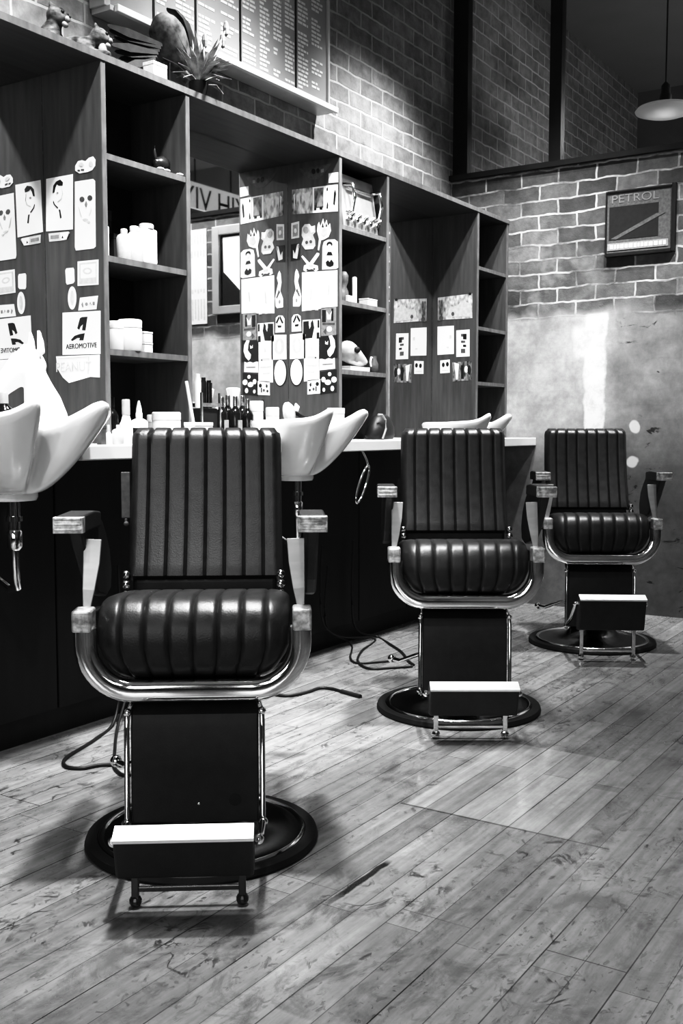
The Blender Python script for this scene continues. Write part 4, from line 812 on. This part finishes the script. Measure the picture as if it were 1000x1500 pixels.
# bay 2 worktop: caddy of tools and dark bottles before the mirror
cd = thing('tool_caddy', 'black wire caddy of clippers and tools before the middle mirror', 'caddy', (wx(299, 2.70), 2.70, ZW + 0.001))
q = MB(); 
for sx in (-0.055, 0.055):
    for sy in (-0.035, 0.035): q.box(sx - 0.004, sx + 0.004, sy - 0.004, sy + 0.004, 0, 0.19)
q.box(-0.06, 0.06, -0.04, 0.04, 0.0, 0.008); q.box(-0.06, 0.06, -0.04, -0.034, 0.135, 0.15); q.box(-0.06, 0.06, 0.034, 0.04, 0.135, 0.15); q.build('frame', 'chrome_worn', cd)
MB().box(-0.05, 0.05, -0.03, 0.03, 0.009, 0.13).build('tray', 'ink', cd, bevel=0.004)
for k, (dx, hh, mt) in enumerate(((-0.035, 0.262, 'white'), (0.0, 0.25, 'bottle_dark'), (0.032, 0.24, 'bottle_dark'))):
    o = MB().lathe([(0.012, 0.0), (0.013, 0.1), (0.008, hh - 0.14), (0.009, hh - 0.131), (0.004, hh - 0.13)], n=14).build('clipper', mt, smooth=50); o.location = (wx(299, 2.70) + dx, 2.70, ZW + 0.132)
    tag(o, ('white', 'middle black', 'right-hand black')[k] + ' clipper standing in the wire caddy', 'clipper', 'clippers in the caddy')
for k, (px_, yy, hh, lb) in enumerate(((325, 2.68, 0.155, 'leftmost dark tonic bottle right of the caddy'), (334, 2.72, 0.165, 'second dark tonic bottle from the caddy'), (345, 2.67, 0.16, 'third dark tonic bottle from the caddy'), (355, 2.72, 0.165, 'fourth dark tonic bottle from the caddy'), (363, 2.67, 0.15, 'rightmost dark tonic bottle in the row'))):
    b_ = bottle('tonic_bottle', lb, 'bottle', wx(px_, yy), yy, ZW, 0.024, hh + 0.022, 0.32, 'bottle_dark', 'chrome_worn', 'dark tonic bottles')
    MB().box(-0.013, 0.013, -0.0252, -0.022, 0.03, 0.085).build('paper_label', 'grey', b_)
br_ = thing('neck_brush', 'pale bristled neck brush standing upside down among dark bottles', 'brush', (wx(342, 2.76), 2.76, ZW + 0.001))
MB().lathe([(0.014, 0.0), (0.016, 0.06), (0.012, 0.12)], n=18).build('handle', 'bottle_dark', br_, smooth=40); MB().lathe([(0.014, 0.121), (0.02, 0.17), (0.03, 0.215), (0.022, 0.22)], n=20).build('bristles', 'plaster_white', br_, smooth=40)
jar('glass_jar', 'frosted glass jar on the worktop right of the dark bottles', 'jar', wx(375, 2.66), 2.66, ZW, 0.03, 0.165, 'clearish', 'lightgrey')
bottle('ink_bottle', 'small black bottle with a white neck band beside the frosted jar', 'bottle', wx(385, 2.72), 2.72, ZW, 0.016, 0.175, 0.4, 'bottle_dark', 'ink')
jar('shaving_pot', 'small white shaving pot beside the round spray head', 'pot', wx(399, 2.64), 2.64, ZW, 0.028, 0.14, 'white', 'clearish')
hs = thing('hand_shower', 'round pale spray head with a black handle behind the middle basin', 'shower head', (wx(419, 2.66), 2.66, ZW + 0.001))
q = Matrix.Rotation(math.radians(72), 4, 'X'); 
MB().lathe([(0.0, 0.0), (0.042, 0.0), (0.048, 0.006), (0.048, 0.018), (0.036, 0.03), (0.0, 0.034)], n=28, mtx=Matrix.Rotation(math.radians(60), 4, 'Y') @ q, c=(0, 0, 0.115)).build('spray_head', 'clearish', hs, smooth=40)
MB().tube([(0.02, 0.02, 0.125), (0.07, 0.0, 0.11), (0.15, -0.02, 0.07)], 0.016, scale=[0.8, 1.2, 1]).build('handle', 'bottle_dark', hs, smooth=50)
MB().box(-0.01, 0.022, 0.0, 0.008, 0.125, 0.18, mtx=Matrix.Rotation(0.5, 4, 'Y')).build('lever', 'white', hs, bevel=0.003)
MB().lathe([(0.04, 0.0), (0.03, 0.012), (0.018, 0.085)], n=20).build('stand', 'ink', hs, smooth=40)
carton('tissue_box', 'white square box on the worktop behind the middle basin', 'box', wx(492, 2.5), 2.5, ZW, 0.062, 0.05, 0.14, 'white')
# bag on the worktop
bg = thing('handbag', 'soft black bag with a pale looped handle on the worktop', 'bag', (wx(556, 2.52), 2.52, ZW + 0.001), 0.1)
MB().loft([((0, 0, 0.002), (0.105, 0, 0), (0, 0.05, 0)), ((0, 0, 0.02), (0.115, 0, 0), (0, 0.058, 0)), ((0.01, 0, 0.06), (0.10, 0, 0), (0, 0.052, 0)), ((0.015, 0, 0.1), (0.075, 0, 0), (0, 0.038, 0)), ((0.015, 0, 0.118), (0.04, 0, 0), (0, 0.014, 0))], 20).build('body', 'leather_dull', bg, smooth=60)
MB().tube([(-0.075, -0.05, 0.004), (-0.05, -0.055, 0.05), (-0.045, -0.05, 0.09), (-0.06, -0.04, 0.115), (-0.085, -0.03, 0.115)], 0.005).build('handle', 'bottle_grey', bg, smooth=60)
# unit 2: silver machine on its top shelf
mc = thing('silver_machine', 'silver metal machine with bar handles and a row of knobs', 'machine', (0, 0, ZA + 0.001)); c0 = on(526, 300, 1, 2.6).x
MB().prism([(c0 - 0.15, 2.585, 0), (c0 - 0.15, 2.62, 0.25), (c0 - 0.15, 2.76, 0.25), (c0 - 0.15, 2.76, 0)], (0.3, 0, 0)).build('case', 'silver', mc, bevel=0.004)
for dx in (-0.115, 0.125):
    MB().tube([(c0 + dx, 2.62, 0.2), (c0 + dx + 0.015, 2.575, 0.2), (c0 + dx + 0.02, 2.565, 0.14), (c0 + dx + 0.015, 2.575, 0.08), (c0 + dx, 2.6, 0.075)], 0.0085, up=(1, 0, 0)).build('handle', 'chrome', mc, smooth=60)
MB().tube([(c0 - 0.1, 2.598, 0.19), (c0 + 0.12, 2.598, 0.19)], 0.006).build('rail', 'chrome', mc, smooth=60)
for k in range(5):
    q = MB(); a = c0 - 0.12 + k * 0.058; q.tube([(a, 2.59, 0.04), (a, 2.568, 0.055), (a + 0.012, 2.562, 0.07), (a + 0.026, 2.572, 0.062)], 0.008); q.ball((a, 2.575, 0.045), 0.014); q.build('knob', 'chrome_worn', mc, smooth=60)
# unit 2, second shelf: figurine, candle, boxes
fq = thing('bust_figurine', 'small dark bust figurine at the left end of the second shelf', 'figurine', (xat(503, 2.64, 420), 2.64, ZB + 0.001))
MB().loft([((0, 0, 0), (0.028, 0, 0), (0, 0.024, 0)), ((0, 0, 0.03), (0.034, 0, 0), (0, 0.024, 0)), ((0, 0, 0.06), (0.03, 0, 0), (0, 0.02, 0)), ((0, 0, 0.08), (0.014, 0, 0), (0, 0.014, 0)), ((0, 0, 0.1), (0.02, 0, 0), (0, 0.022, 0)), ((0, 0, 0.13), (0.022, 0, 0), (0, 0.024, 0)), ((0, 0, 0.148), (0.012, 0, 0), (0, 0.013, 0))]).build('bust', 'dimgrey', fq, smooth=60)
MB().box(-0.03, 0.03, -0.045, -0.03, 0, 0.036).build('plinth', 'white', fq, bevel=0.002)
cn = thing('candle', 'tall thin white candle in the middle of the second shelf', 'candle', (xat(519, 2.6, 420), 2.6, ZB + 0.001))
MB().lathe([(0.011, 0.0), (0.011, 0.12), (0.009, 0.124), (0.003, 0.125)], n=18).build('wax', 'white', cn, smooth=40); MB().tube([(0, 0, 0.123), (0.001, 0, 0.132)], 0.0012, 6).build('wick', 'ink', cn)
carton('label_box', 'low pale box with grey print right of the candle', 'box', xat(539, 2.6, 436), 2.6, ZB, 0.085, 0.05, 0.036, 'lightgrey')
# third shelf of unit 2: helmet-like skull on a white tray, small jug
sk = thing('skull_ornament', 'pale animal skull ornament on the third shelf of the middle unit', 'ornament', (xat(508, 2.62, 510), 2.62, ZD + 0.022), -0.6)
q = MB(); q.ball((0, 0, 0.07), 0.055, 0.045, 0.05); q.loft([((0.03, 0, 0.075), (0, 0.03, 0), (0.01, 0, 0.03)), ((0.06, 0, 0.05), (0, 0.024, 0), (0.012, 0, 0.022)), ((0.085, 0, 0.028), (0, 0.018, 0), (0.01, 0, 0.014)), ((0.1, 0, 0.014), (0, 0.012, 0), (0.006, 0, 0.01))]); q.loft([((0.0, 0, 0.03), (0, 0.03, 0), (0, 0, 0.014)), ((0.05, 0, 0.012), (0, 0.02, 0), (0, 0, 0.01)), ((0.08, 0, 0.008), (0, 0.012, 0), (0, 0, 0.007))])
q.build('cranium', 'bone', sk, remesh=0.006)
for s_ in (-1, 1): MB().ball((0.035, s_ * 0.038, 0.075), 0.016, 0.01, 0.015).build('eye_socket', 'ink', sk, smooth=60)
carton('white_tray', 'flat white box under the pale skull ornament', 'box', xat(513, 2.62, 540), 2.62, ZD, 0.17, 0.11, 0.02, 'white')
jg = thing('small_jug', 'small grey jug with a pale handle at the right of the third shelf', 'jug', (xat(547, 2.6, 530), 2.6, ZD + 0.001))
MB().lathe([(0.016, 0), (0.022, 0.01), (0.024, 0.04), (0.014, 0.065), (0.016, 0.08), (0.013, 0.08)], n=22).build('body', 'dimgrey', jg, smooth=50)
MB().tube([(-0.014, 0, 0.07), (-0.03, -0.005, 0.072), (-0.038, -0.005, 0.05), (-0.034, -0.005, 0.028)], 0.0055, up=(0, 1, 0)).build('handle', 'white', jg, smooth=60)
# unit 3: small bottle
bottle('tiny_bottle', 'tiny pale bottle on the lowest shelf of the far unit', 'bottle', xat(723, 2.66, 545), 2.66, ZD, 0.02, 0.09, 0.4, 'dimgrey', 'bottle_grey')
# bay 1: horse bust, dark spray bottle
HD = thing('horse_bust', 'white ceramic horse head bust standing behind the left basin', 'bust', (2.30, 2.66, ZW + 0.001), 0)
def hp(a, z, w=0.0):   # a = to the photo's right, w = towards the photographer
    return Vector((cR.x * a - cF.x * w, cR.y * a - cF.y * w, z))
hn = cF * -1
q = MB()
def sec(a, z, ra, rw, tilt=0.0): 
    return (hp(a, z), (cR * math.cos(tilt) + cZ * math.sin(tilt)) * ra, hn * rw)
q.loft([sec(0.035, 0.0, 0.08, 0.06), sec(0.04, 0.05, 0.078, 0.055), sec(0.038, 0.11, 0.07, 0.05, -0.2), sec(0.028, 0.17, 0.062, 0.042, -0.35), sec(0.01, 0.23, 0.056, 0.036, -0.6), sec(-0.005, 0.285, 0.042, 0.03, -0.7), sec(-0.01, 0.31, 0.02, 0.018, -0.7)], 20)
q.loft([sec(0.03, 0.275, 0.03, 0.028, -1.1), sec(0.0, 0.265, 0.054, 0.037, -1.0), sec(-0.035, 0.245, 0.054, 0.036, -1.0), sec(-0.07, 0.215, 0.042, 0.029, -1.0), sec(-0.1, 0.185, 0.033, 0.025, -1.0), sec(-0.118, 0.165, 0.031, 0.025, -1.0), sec(-0.13, 0.15, 0.02, 0.017, -1.0)], 20)
for w_ in (-0.02, 0.022):
    a0 = -0.008 if w_ < 0 else 0.034
    q.loft([(hp(a0 - 0.0, 0.285, w_), cR * 0.014, hn * 0.012), (hp(a0 - 0.002, 0.33, w_ * 1.1), cR * 0.012, hn * 0.009), (hp(a0 - 0.006, 0.362, w_ * 1.2), cR * 0.006, hn * 0.005)], 12)
q.build('head', 'plaster_white', HD, remesh=0.006)
MB().lathe([(0.085, 0.0), (0.085, 0.012), (0.075, 0.02)], hp(0.035, 0), 28, sy=0.8).build('base', 'plaster_white', HD, smooth=40)
bottle('spray_bottle', 'dark spray bottle at the left edge beside the horse bust', 'bottle', on(6, 600, 1, 2.62).x, 2.62, ZW, 0.032, 0.16, 0.3, 'bottle_dark', 'bottle_grey')

# ================================================================ on top of the shelving
ZT = ZTOP + 0.001
def top(px, y_): return on(px, on(px, 60, 1, y_).z and 60, 1, y_).x
def bigcat(label, px, rot, lying, y_=2.66):
    t = thing('cat_figurine', label, 'figurine', (on(px, 40, 1, y_).x, y_, ZT), rot, 'striped cat figurines')
    q = MB()
    if not lying:
        q.loft([((0, 0.05, 0.0), (0.06, 0, 0), (0, 0.07, 0)), ((0, 0.045, 0.05), (0.062, 0, 0), (0, 0.06, 0)), ((0, 0.03, 0.1), (0.05, 0, 0), (0, 0.048, 0)), ((0, 0.01, 0.14), (0.038, 0, 0), (0, 0.035, 0)), ((0, 0.0, 0.165), (0.02, 0, 0), (0, 0.02, 0))])
        hz, hy = 0.175, -0.01
        for s_ in (-1, 1): q.tube([(s_ * 0.03, 0.0, 0.11), (s_ * 0.032, -0.02, 0.05), (s_ * 0.032, -0.025, 0.01)], 0.018); q.ball((s_ * 0.032, -0.04, 0.012), 0.02, 0.026, 0.012)
    else:
        q.loft([((0, 0.13, 0.03), (0.03, 0, 0), (0, 0, 0.03)), ((0, 0.09, 0.045), (0.055, 0, 0), (0, 0, 0.045)), ((0, 0.03, 0.05), (0.055, 0, 0), (0, 0, 0.048)), ((0, -0.03, 0.055), (0.045, 0, 0), (0, 0, 0.042)), ((0, -0.06, 0.07), (0.02, 0, 0), (0, 0, 0.02))])
        hz, hy = 0.095, -0.065
        for s_ in (-1, 1): q.tube([(s_ * 0.03, -0.03, 0.03), (s_ * 0.035, -0.08, 0.016), (s_ * 0.034, -0.12, 0.012)], 0.016)
    q.ball((0, hy, hz), 0.044, 0.04, 0.038); q.ball((0, hy - 0.036, hz - 0.012), 0.022, 0.016, 0.016)
    for s_ in (-1, 1): q.ball((s_ * 0.032, hy + 0.005, hz + 0.034), 0.014, 0.008, 0.016)
    q.build('body', 'fur_tiger', t, remesh=0.007)
    fc = MB(); fc.ball((0, hy - 0.047, hz - 0.016), 0.016, 0.01, 0.012); fc.ball((0, hy - 0.036, hz - 0.035), 0.016, 0.012, 0.012); 
    if lying: fc.ball((0, -0.08, 0.04), 0.028, 0.02, 0.035)
    fc.build('muzzle', 'fur_pale', t, smooth=60)
    ey = MB(); 
    for s_ in (-1, 1): ey.ball((s_ * 0.017, hy - 0.036, hz + 0.008), 0.007, 0.006, 0.007)
    ey.ball((0, hy - 0.057, hz - 0.009), 0.006, 0.004, 0.004); ey.build('eyes', 'ink', t, smooth=60)
    return t
bigcat('sitting striped cat figurine on the shelf top, leftmost', 80, 0.3, False, 2.75).scale = (0.86, 0.86, 0.86)
bigcat('lying striped cat figurine with a pale chest on the shelf top', 122, 0.55, True, 2.655).scale = (0.8, 0.8, 0.8)
# stuffed grouse
BY_ = 2.76
bd = thing('stuffed_bird', 'large dark stuffed bird with spread tail on top of the shelving', 'stuffed bird', (on(245, 90, 1, BY_).x, BY_, ZT), 0)
def bp_(px, py, y_=2.76):
    p = on(px, py, 1, y_); return p - Vector(bd.location)
def ring(px, py, rp, rq, w_, ang):   # elliptical section in photo pixels converted to real size at that depth
    c = bp_(px, py); s_ = 3.78 / FPX
    return (c, (cR * math.cos(ang) + cZ * math.sin(ang)) * rp * s_, hn * w_ * s_)
q = MB()
q.loft([ring(232, 22, 10, 0, 8, 0.5), ring(237, 36, 24, 0, 18, 0.55), ring(246, 55, 30, 0, 26, 0.6), ring(256, 76, 27, 0, 24, 0.63), ring(266, 95, 19, 0, 18, 0.63), ring(274, 109, 9, 0, 10, 0.63)], 20)
q.build('body', 'feather', bd, remesh=0.008)
tl = MB()
for k, (x1_, y1_) in enumerate(((160, 38), (163, 46), (170, 55), (166, 66), (171, 76), (178, 86), (188, 95))):
    c0_, c1_ = bp_(238 - 2 * k, 66 + 4 * k, 2.75), bp_(x1_, y1_, 2.765 + 0.012 * (k % 3)); mid = c0_.lerp(c1_, 0.65)
    dd_ = (c1_ - c0_).normalized(); wd = dd_.cross(hn).normalized() * 0.013
    tl.prism([c0_ + wd * 0.5, mid + wd * 1.25, c1_ + wd * 0.5, c1_ + dd_ * 0.01, c1_ - wd * 0.5, mid - wd * 1.25, c0_ - wd * 0.5], hn * (0.003 + 0.002 * (k % 2)))
tl.build('tail', 'feather_dark', bd)
wg = MB(); wg.loft([ring(246, 15, 2, 0, 10, 0.2), ring(260, 22, 5, 0, 20, 0.5), ring(272, 38, 7, 0, 27, 0.3), ring(279, 58, 7, 0, 28, 0.15), ring(282, 78, 5, 0, 22, 0.0), ring(281, 94, 2, 0, 10, -0.1)], 16); wg.build('wing', 'feather_dark', bd, smooth=60)
hd_ = MB(); hd_.ball(bp_(271, 112), 0.026, 0.024, 0.026); hd_.tube([bp_(274, 114), bp_(284, 116, 2.74), bp_(290, 121, 2.73)], 0.008, scale=[1.3, 1.0, 0.3]); hd_.build('head', 'feather', bd, smooth=60)
lg = MB()
for px_ in (238, 247):
    a = bp_(px_, 92, 2.75); lg.tube([a, Vector((a.x, a.y, 0.012)), Vector((a.x, a.y - 0.03, 0.004))], 0.006); lg.tube([Vector((a.x, a.y, 0.006)), Vector((a.x + 0.02, a.y - 0.022, 0.004))], 0.004)
lg.build('foot', 'feather_dark', bd, smooth=60)
o = carton('white_block', 'small white block under the tail of the stuffed bird', 'block', on(227, 96, 1, 2.62).x, 2.62, ZT - 0.0008, 0.07, 0.05, 0.07, 'lightgrey')
# spiky dried plant in a black pot
pp = thing('potted_plant', 'spiky dried plant in a small black pot beside the stuffed bird', 'potted plant', (on(291, 125, 1, 2.6).x, 2.6, ZT), 0)
MB().lathe([(0.022, 0), (0.034, 0.04), (0.036, 0.06), (0.03, 0.06)], n=22).build('pot', 'ink', pp, smooth=40)
lf = MB()
for k in range(46):
    a = random.uniform(0, 2 * PI); el = random.uniform(0.2, 1.45); L_ = random.uniform(0.1, 0.2)
    d = Vector((math.cos(a) * math.cos(el), math.sin(a) * math.cos(el), math.sin(el))); s_ = Vector((-math.sin(a), math.cos(a), 0)) * 0.008
    p0 = Vector((0, 0, 0.055)); pm = p0 + d * L_ * 0.6; p1 = p0 + d * L_ + Vector((0, 0, -0.03 * math.cos(el)))
    lf.prism([p0 - s_ * 0.5, pm - s_ * 1.4, p1, pm + s_ * 1.4, p0 + s_ * 0.5], (0, 0, 0.0015))
for (px_, py_) in ((331, 42), (326, 60), (300, 60)):
    tp = on(px_, py_, 1, 2.6) - Vector(pp.location); lf.tube([Vector((0, 0, 0.05)), tp * 0.6 + Vector((0, 0, 0.01)), tp], 0.004, 6); lf.ball(tp, 0.012, 0.012, 0.03, 8)
lf.build('leaves', 'leaf', pp)

# ================================================================ pendant lamp
pl = thing('pendant_lamp', 'shallow white pendant lamp hanging from the ceiling at the right', 'lamp', (0, 0, 0)); lc = on(974, 163, 0, 6.95)
MB().lathe([(0.0, -0.03), (0.12, -0.026), (0.185, -0.004), (0.19, 0.006), (0.175, 0.024), (0.09, 0.048), (0.035, 0.058), (0.0, 0.058)], lc, 40, cap=False).build('shade', 'opal', pl, smooth=60)
MB().lathe([(0.04, 0.056), (0.038, 0.1), (0.03, 0.115), (0.028, 0.16), (0.012, 0.18)], lc, 24).build('cap', 'iron', pl, smooth=50)
MB().tube([lc + Vector((0, 0, 0.17)), Vector((lc.x, lc.y, ZC - 0.001))], 0.005, 8).build('cord', 'cable', pl, smooth=60)

# ================================================================ end wall further right, seen in the middle mirror
wn = thing('window_frame', 'pale framed window high on the end wall, seen in the middle mirror', 'window', (0, 0, 0))
f = MB(); 
for q in ((0.895, 0.955, 1.83, 2.43), (1.42, 1.48, 1.83, 2.43), (0.955, 1.42, 2.372, 2.43), (0.955, 1.42, 1.83, 1.885)): f.box(XB - 0.04, XB - 0.002, *q)
f.build('frame', 'board_frame', wn, bevel=0.004)
MB().box(XB - 0.012, XB - 0.006, 0.955, 1.42, 1.885, 2.372).build('dark_panel', 'ink', wn)
MB().prism([(XB - 0.014, 0.975, 2.355), (XB - 0.014, 1.40, 2.355), (XB - 0.014, 1.40, 1.97), (XB - 0.014, 1.14, 1.97), (XB - 0.014, 0.98, 2.12)], (0.001, 0, 0)).build('bright_pane', 'window_pane', wn)
ps = tag(MB().box(XB - 0.006, XB - 0.003, 0.665, 0.82, 1.775, 2.435).build('tall_poster', 'paper'), 'tall white poster on the end wall, seen in the middle mirror', 'poster')
q = MB()
for k, (z0_, z1_, mt) in enumerate(((2.33, 2.40, 0), (2.24, 2.29, 0), (1.99, 2.02, 0), (1.8, 1.95, 0))):
    for j in range(5): q.box(XB - 0.0068, XB - 0.006, 0.68 + j * 0.027, 0.695 + j * 0.027, z0_ + 0.01 * (j % 2), z1_)
q.build('lettering', 'lightgrey', ps)
sn = thing('fascia_sign', 'white sign with dark letters above the end wall, seen in the middle mirror', 'sign', (0, 0, 0))
SY = 0.2
def mz(px, py): return on(px, py, 1, 2 * YM - SY)
a, b_ = mz(276, 264), mz(352, 292)
MB().box(min(a.x, b_.x) , max(a.x, b_.x), SY - 0.03, SY, 2.75, a.z).build('panel', 'sign_white', sn)
text('YIH VIY', 0.24, Matrix(((-1, 0, 0, (a.x + b_.x) / 2), (0, 0, 1, SY + 0.001), (0, 1, 0, (2.70 + a.z) / 2), (0, 0, 0, 1))), 'lettering', 'ink', sn)
MB().tube([(a.x + 0.1, SY - 0.02, a.z), (a.x + 0.1, SY - 0.02, ZC)], 0.006).build('rod', 'iron', sn); MB().tube([(b_.x - 0.1, SY - 0.02, a.z), (b_.x - 0.1, SY - 0.02, ZC)], 0.006).build('rod', 'iron', sn)

# ================================================================ cords on the floor
def fl(px, py, z=0.006): 
    p = on(px, py, 2, 0.0); return Vector((p.x, p.y, z))
def smoothpath(P, n=8):
    out = []
    for i in range(len(P) - 1):
        p0, p1, p2, p3 = P[max(i - 1, 0)], P[i], P[i + 1], P[min(i + 2, len(P) - 1)]
        for k in range(n):
            t = k / n; out.append(0.5 * ((2 * p1) + (p2 - p0) * t + (2 * p0 - 5 * p1 + 4 * p2 - p3) * t * t + (3 * p1 - p0 - 3 * p2 + p3) * t ** 3))
    return out + [P[-1]]
def cord(name, label, P, r=0.0055, plug=False):
    t = thing(name, label, 'cord', (0, 0, 0))
    MB().tube(smoothpath(P), r, 8).build('cable', 'cable', t, smooth=60)
    if plug: MB().tube([P[-1], P[-1] + (P[-1] - P[-2]).normalized() * 0.11], 0.009, 10).build('plug', 'rubber', t, smooth=40)
    return t
up = lambda px, py, h: fl(px, py, h)
cord('power_cord', 'black power cord looping on the floor left of the nearest chair', [Vector((2.66, 2.655, 0.55)), Vector((2.66, 2.652, 0.2)), fl(168, 1062, 0.02), fl(140, 1085), fl(98, 1112), fl(96, 1125), fl(120, 1128), fl(150, 1123), fl(187, 1124)])
cord('power_cord', 'second black cord hanging down close behind the nearest leg panel', [Vector((2.70, 2.655, 0.5)), Vector((2.70, 2.652, 0.15)), fl(172, 1075, 0.02), fl(168, 1105), fl(167, 1125), fl(178, 1137), fl(192, 1137)], 0.005)
cord('trimmer_cord', 'black cord with a thick plug lying right of the nearest chair', [fl(350, 1012), fl(380, 1015), fl(405, 1020), fl(425, 1021), fl(450, 1016), fl(468, 1010), fl(486, 1011), fl(500, 1015)], 0.006, True)
cord('power_cord', 'black power cord on the floor left of the middle chair base', [Vector((4.22, 2.655, 0.5)), Vector((4.22, 2.652, 0.1)), fl(552, 934), fl(572, 946), fl(588, 957), fl(598, 970), fl(606, 976)])
cord('power_cord', 'thin black cord looping on the floor behind the middle chair', [Vector((4.0, 2.655, 0.4)), Vector((4.0, 2.652, 0.1)), fl(548, 937), fl(530, 955), fl(524, 970), fl(540, 981), fl(575, 980), fl(604, 978)], 0.005)
cord('power_cord', 'black cord hanging from the cabinet and curling left of the other cords', [Vector((3.95, 2.655, 0.5)), Vector((3.95, 2.652, 0.15)), fl(513, 945, 0.01), fl(513, 965), fl(524, 973), fl(560, 971), fl(590, 968)], 0.0045)

# ================================================================ light
def spot(name, loc, to, power, size, blend=0.5, rad=0.08):
    l = bpy.data.lights.new(name, 'SPOT'); l.energy = power; l.spot_size = math.radians(size); l.spot_blend = blend; l.shadow_soft_size = rad
    o = bpy.data.objects.new(name, l); COL.objects.link(o); o.location = loc
    o.rotation_euler = (Vector(to) - Vector(loc)).to_track_quat('-Z', 'Y').to_euler(); return o
def area(name, loc, to, power, sx, sy):
    l = bpy.data.lights.new(name, 'AREA'); l.energy = power; l.shape = 'RECTANGLE'; l.size = sx; l.size_y = sy
    o = bpy.data.objects.new(name, l); COL.objects.link(o); o.location = loc
    o.rotation_euler = (Vector(to) - Vector(loc)).to_track_quat('-Z', 'Y').to_euler(); return o
spot('track_spot', (1.9, 1.5, 3.9), (2.05, 2.6, 1.3), 620, 67, 0.7, 0.1)
spot('track_spot', (3.35, 1.5, 3.9), (3.5, 2.65, 1.3), 620, 62, 0.7, 0.1)
spot('track_spot', (4.75, 1.5, 3.9), (4.8, 2.6, 1.3), 480, 70, 0.6, 0.05)
spot('track_spot', (4.3, 1.9, 3.9), (5.76, 2.25, 1.45), 350, 48, 1.0, 0.05)
spot('panel_spot', (1.9, -1.0, 3.3), (3.94, 2.7, 1.6), 430, 17, 0.7, 0.05)
spot('basin_fill', (-0.4, 0.2, 3.4), (2.0, 2.2, 0.95), 170, 22, 1.0, 0.05)  # added fill to brighten the near basin, no real lamp here
spot('board_spot', (2.9, 1.6, 3.9), (3.5, 2.9, 2.5), 75, 52, 1.0, 0.05)
spot('floor_spot', (2.5, 2.12, 3.95), (2.3, 0.85, 0), 470, 78, 1.0, 0.5)
spot('floor_spot', (1.6, 0.9, 3.95), (1.9, 1.1, 0), 260, 80, 1.0, 0.5)  # added soft fill to brighten the front of the floor
spot('end_spot', (4.4, 0.4, 3.9), (5.76, 0.95, 1.6), 420, 55, 0.8)
for wy in (-1.7, -0.35, 1.0):
    area('shop_window', (XR + 0.02, wy, 1.9), (4, wy, 1.7), 24, 0.7, 1.9)
l = bpy.data.lights.new('pendant_bulb', 'POINT'); l.energy = 0.5; l.shadow_soft_size = 0.1; o = bpy.data.objects.new('pendant_bulb', l); COL.objects.link(o); o.location = lc + Vector((0, 0, -0.12))
spot('hall_wall_fill', (7.5, 1.4, 3.2), (6.6, 2.93, 2.5), 30, 110, 0.9)  # added light so the brick beyond the glass shows faintly
l = bpy.data.lights.new('hall_fill', 'POINT'); l.energy = 95; l.shadow_soft_size = 0.2; o = bpy.data.objects.new('hall_fill', l); COL.objects.link(o); o.location = (8.0, -0.6, 2.3)  # added ambient fill for the dark hall, not a real bulb
wd = bpy.data.worlds.new('world'); SC.world = wd; wd.use_nodes = True
wd.node_tree.nodes['Background'].inputs['Color'].default_value = g(0.5); wd.node_tree.nodes['Background'].inputs['Strength'].default_value = 0.03
SC.view_settings.view_transform = 'Standard'; SC.view_settings.look = 'None'; SC.view_settings.exposure = 0.0; SC.view_settings.gamma = 1.0
vs_ = SC.view_settings; vs_.use_curve_mapping = True
cm = vs_.curve_mapping; c = cm.curves[3]
c.points[0].location = (0.0, 0.0); c.points[-1].location = (1.0, 1.0)
for p_ in ((0.05, 0.022), (0.16, 0.125), (0.40, 0.47), (0.7, 0.86)): c.points.new(*p_)
cm.update()
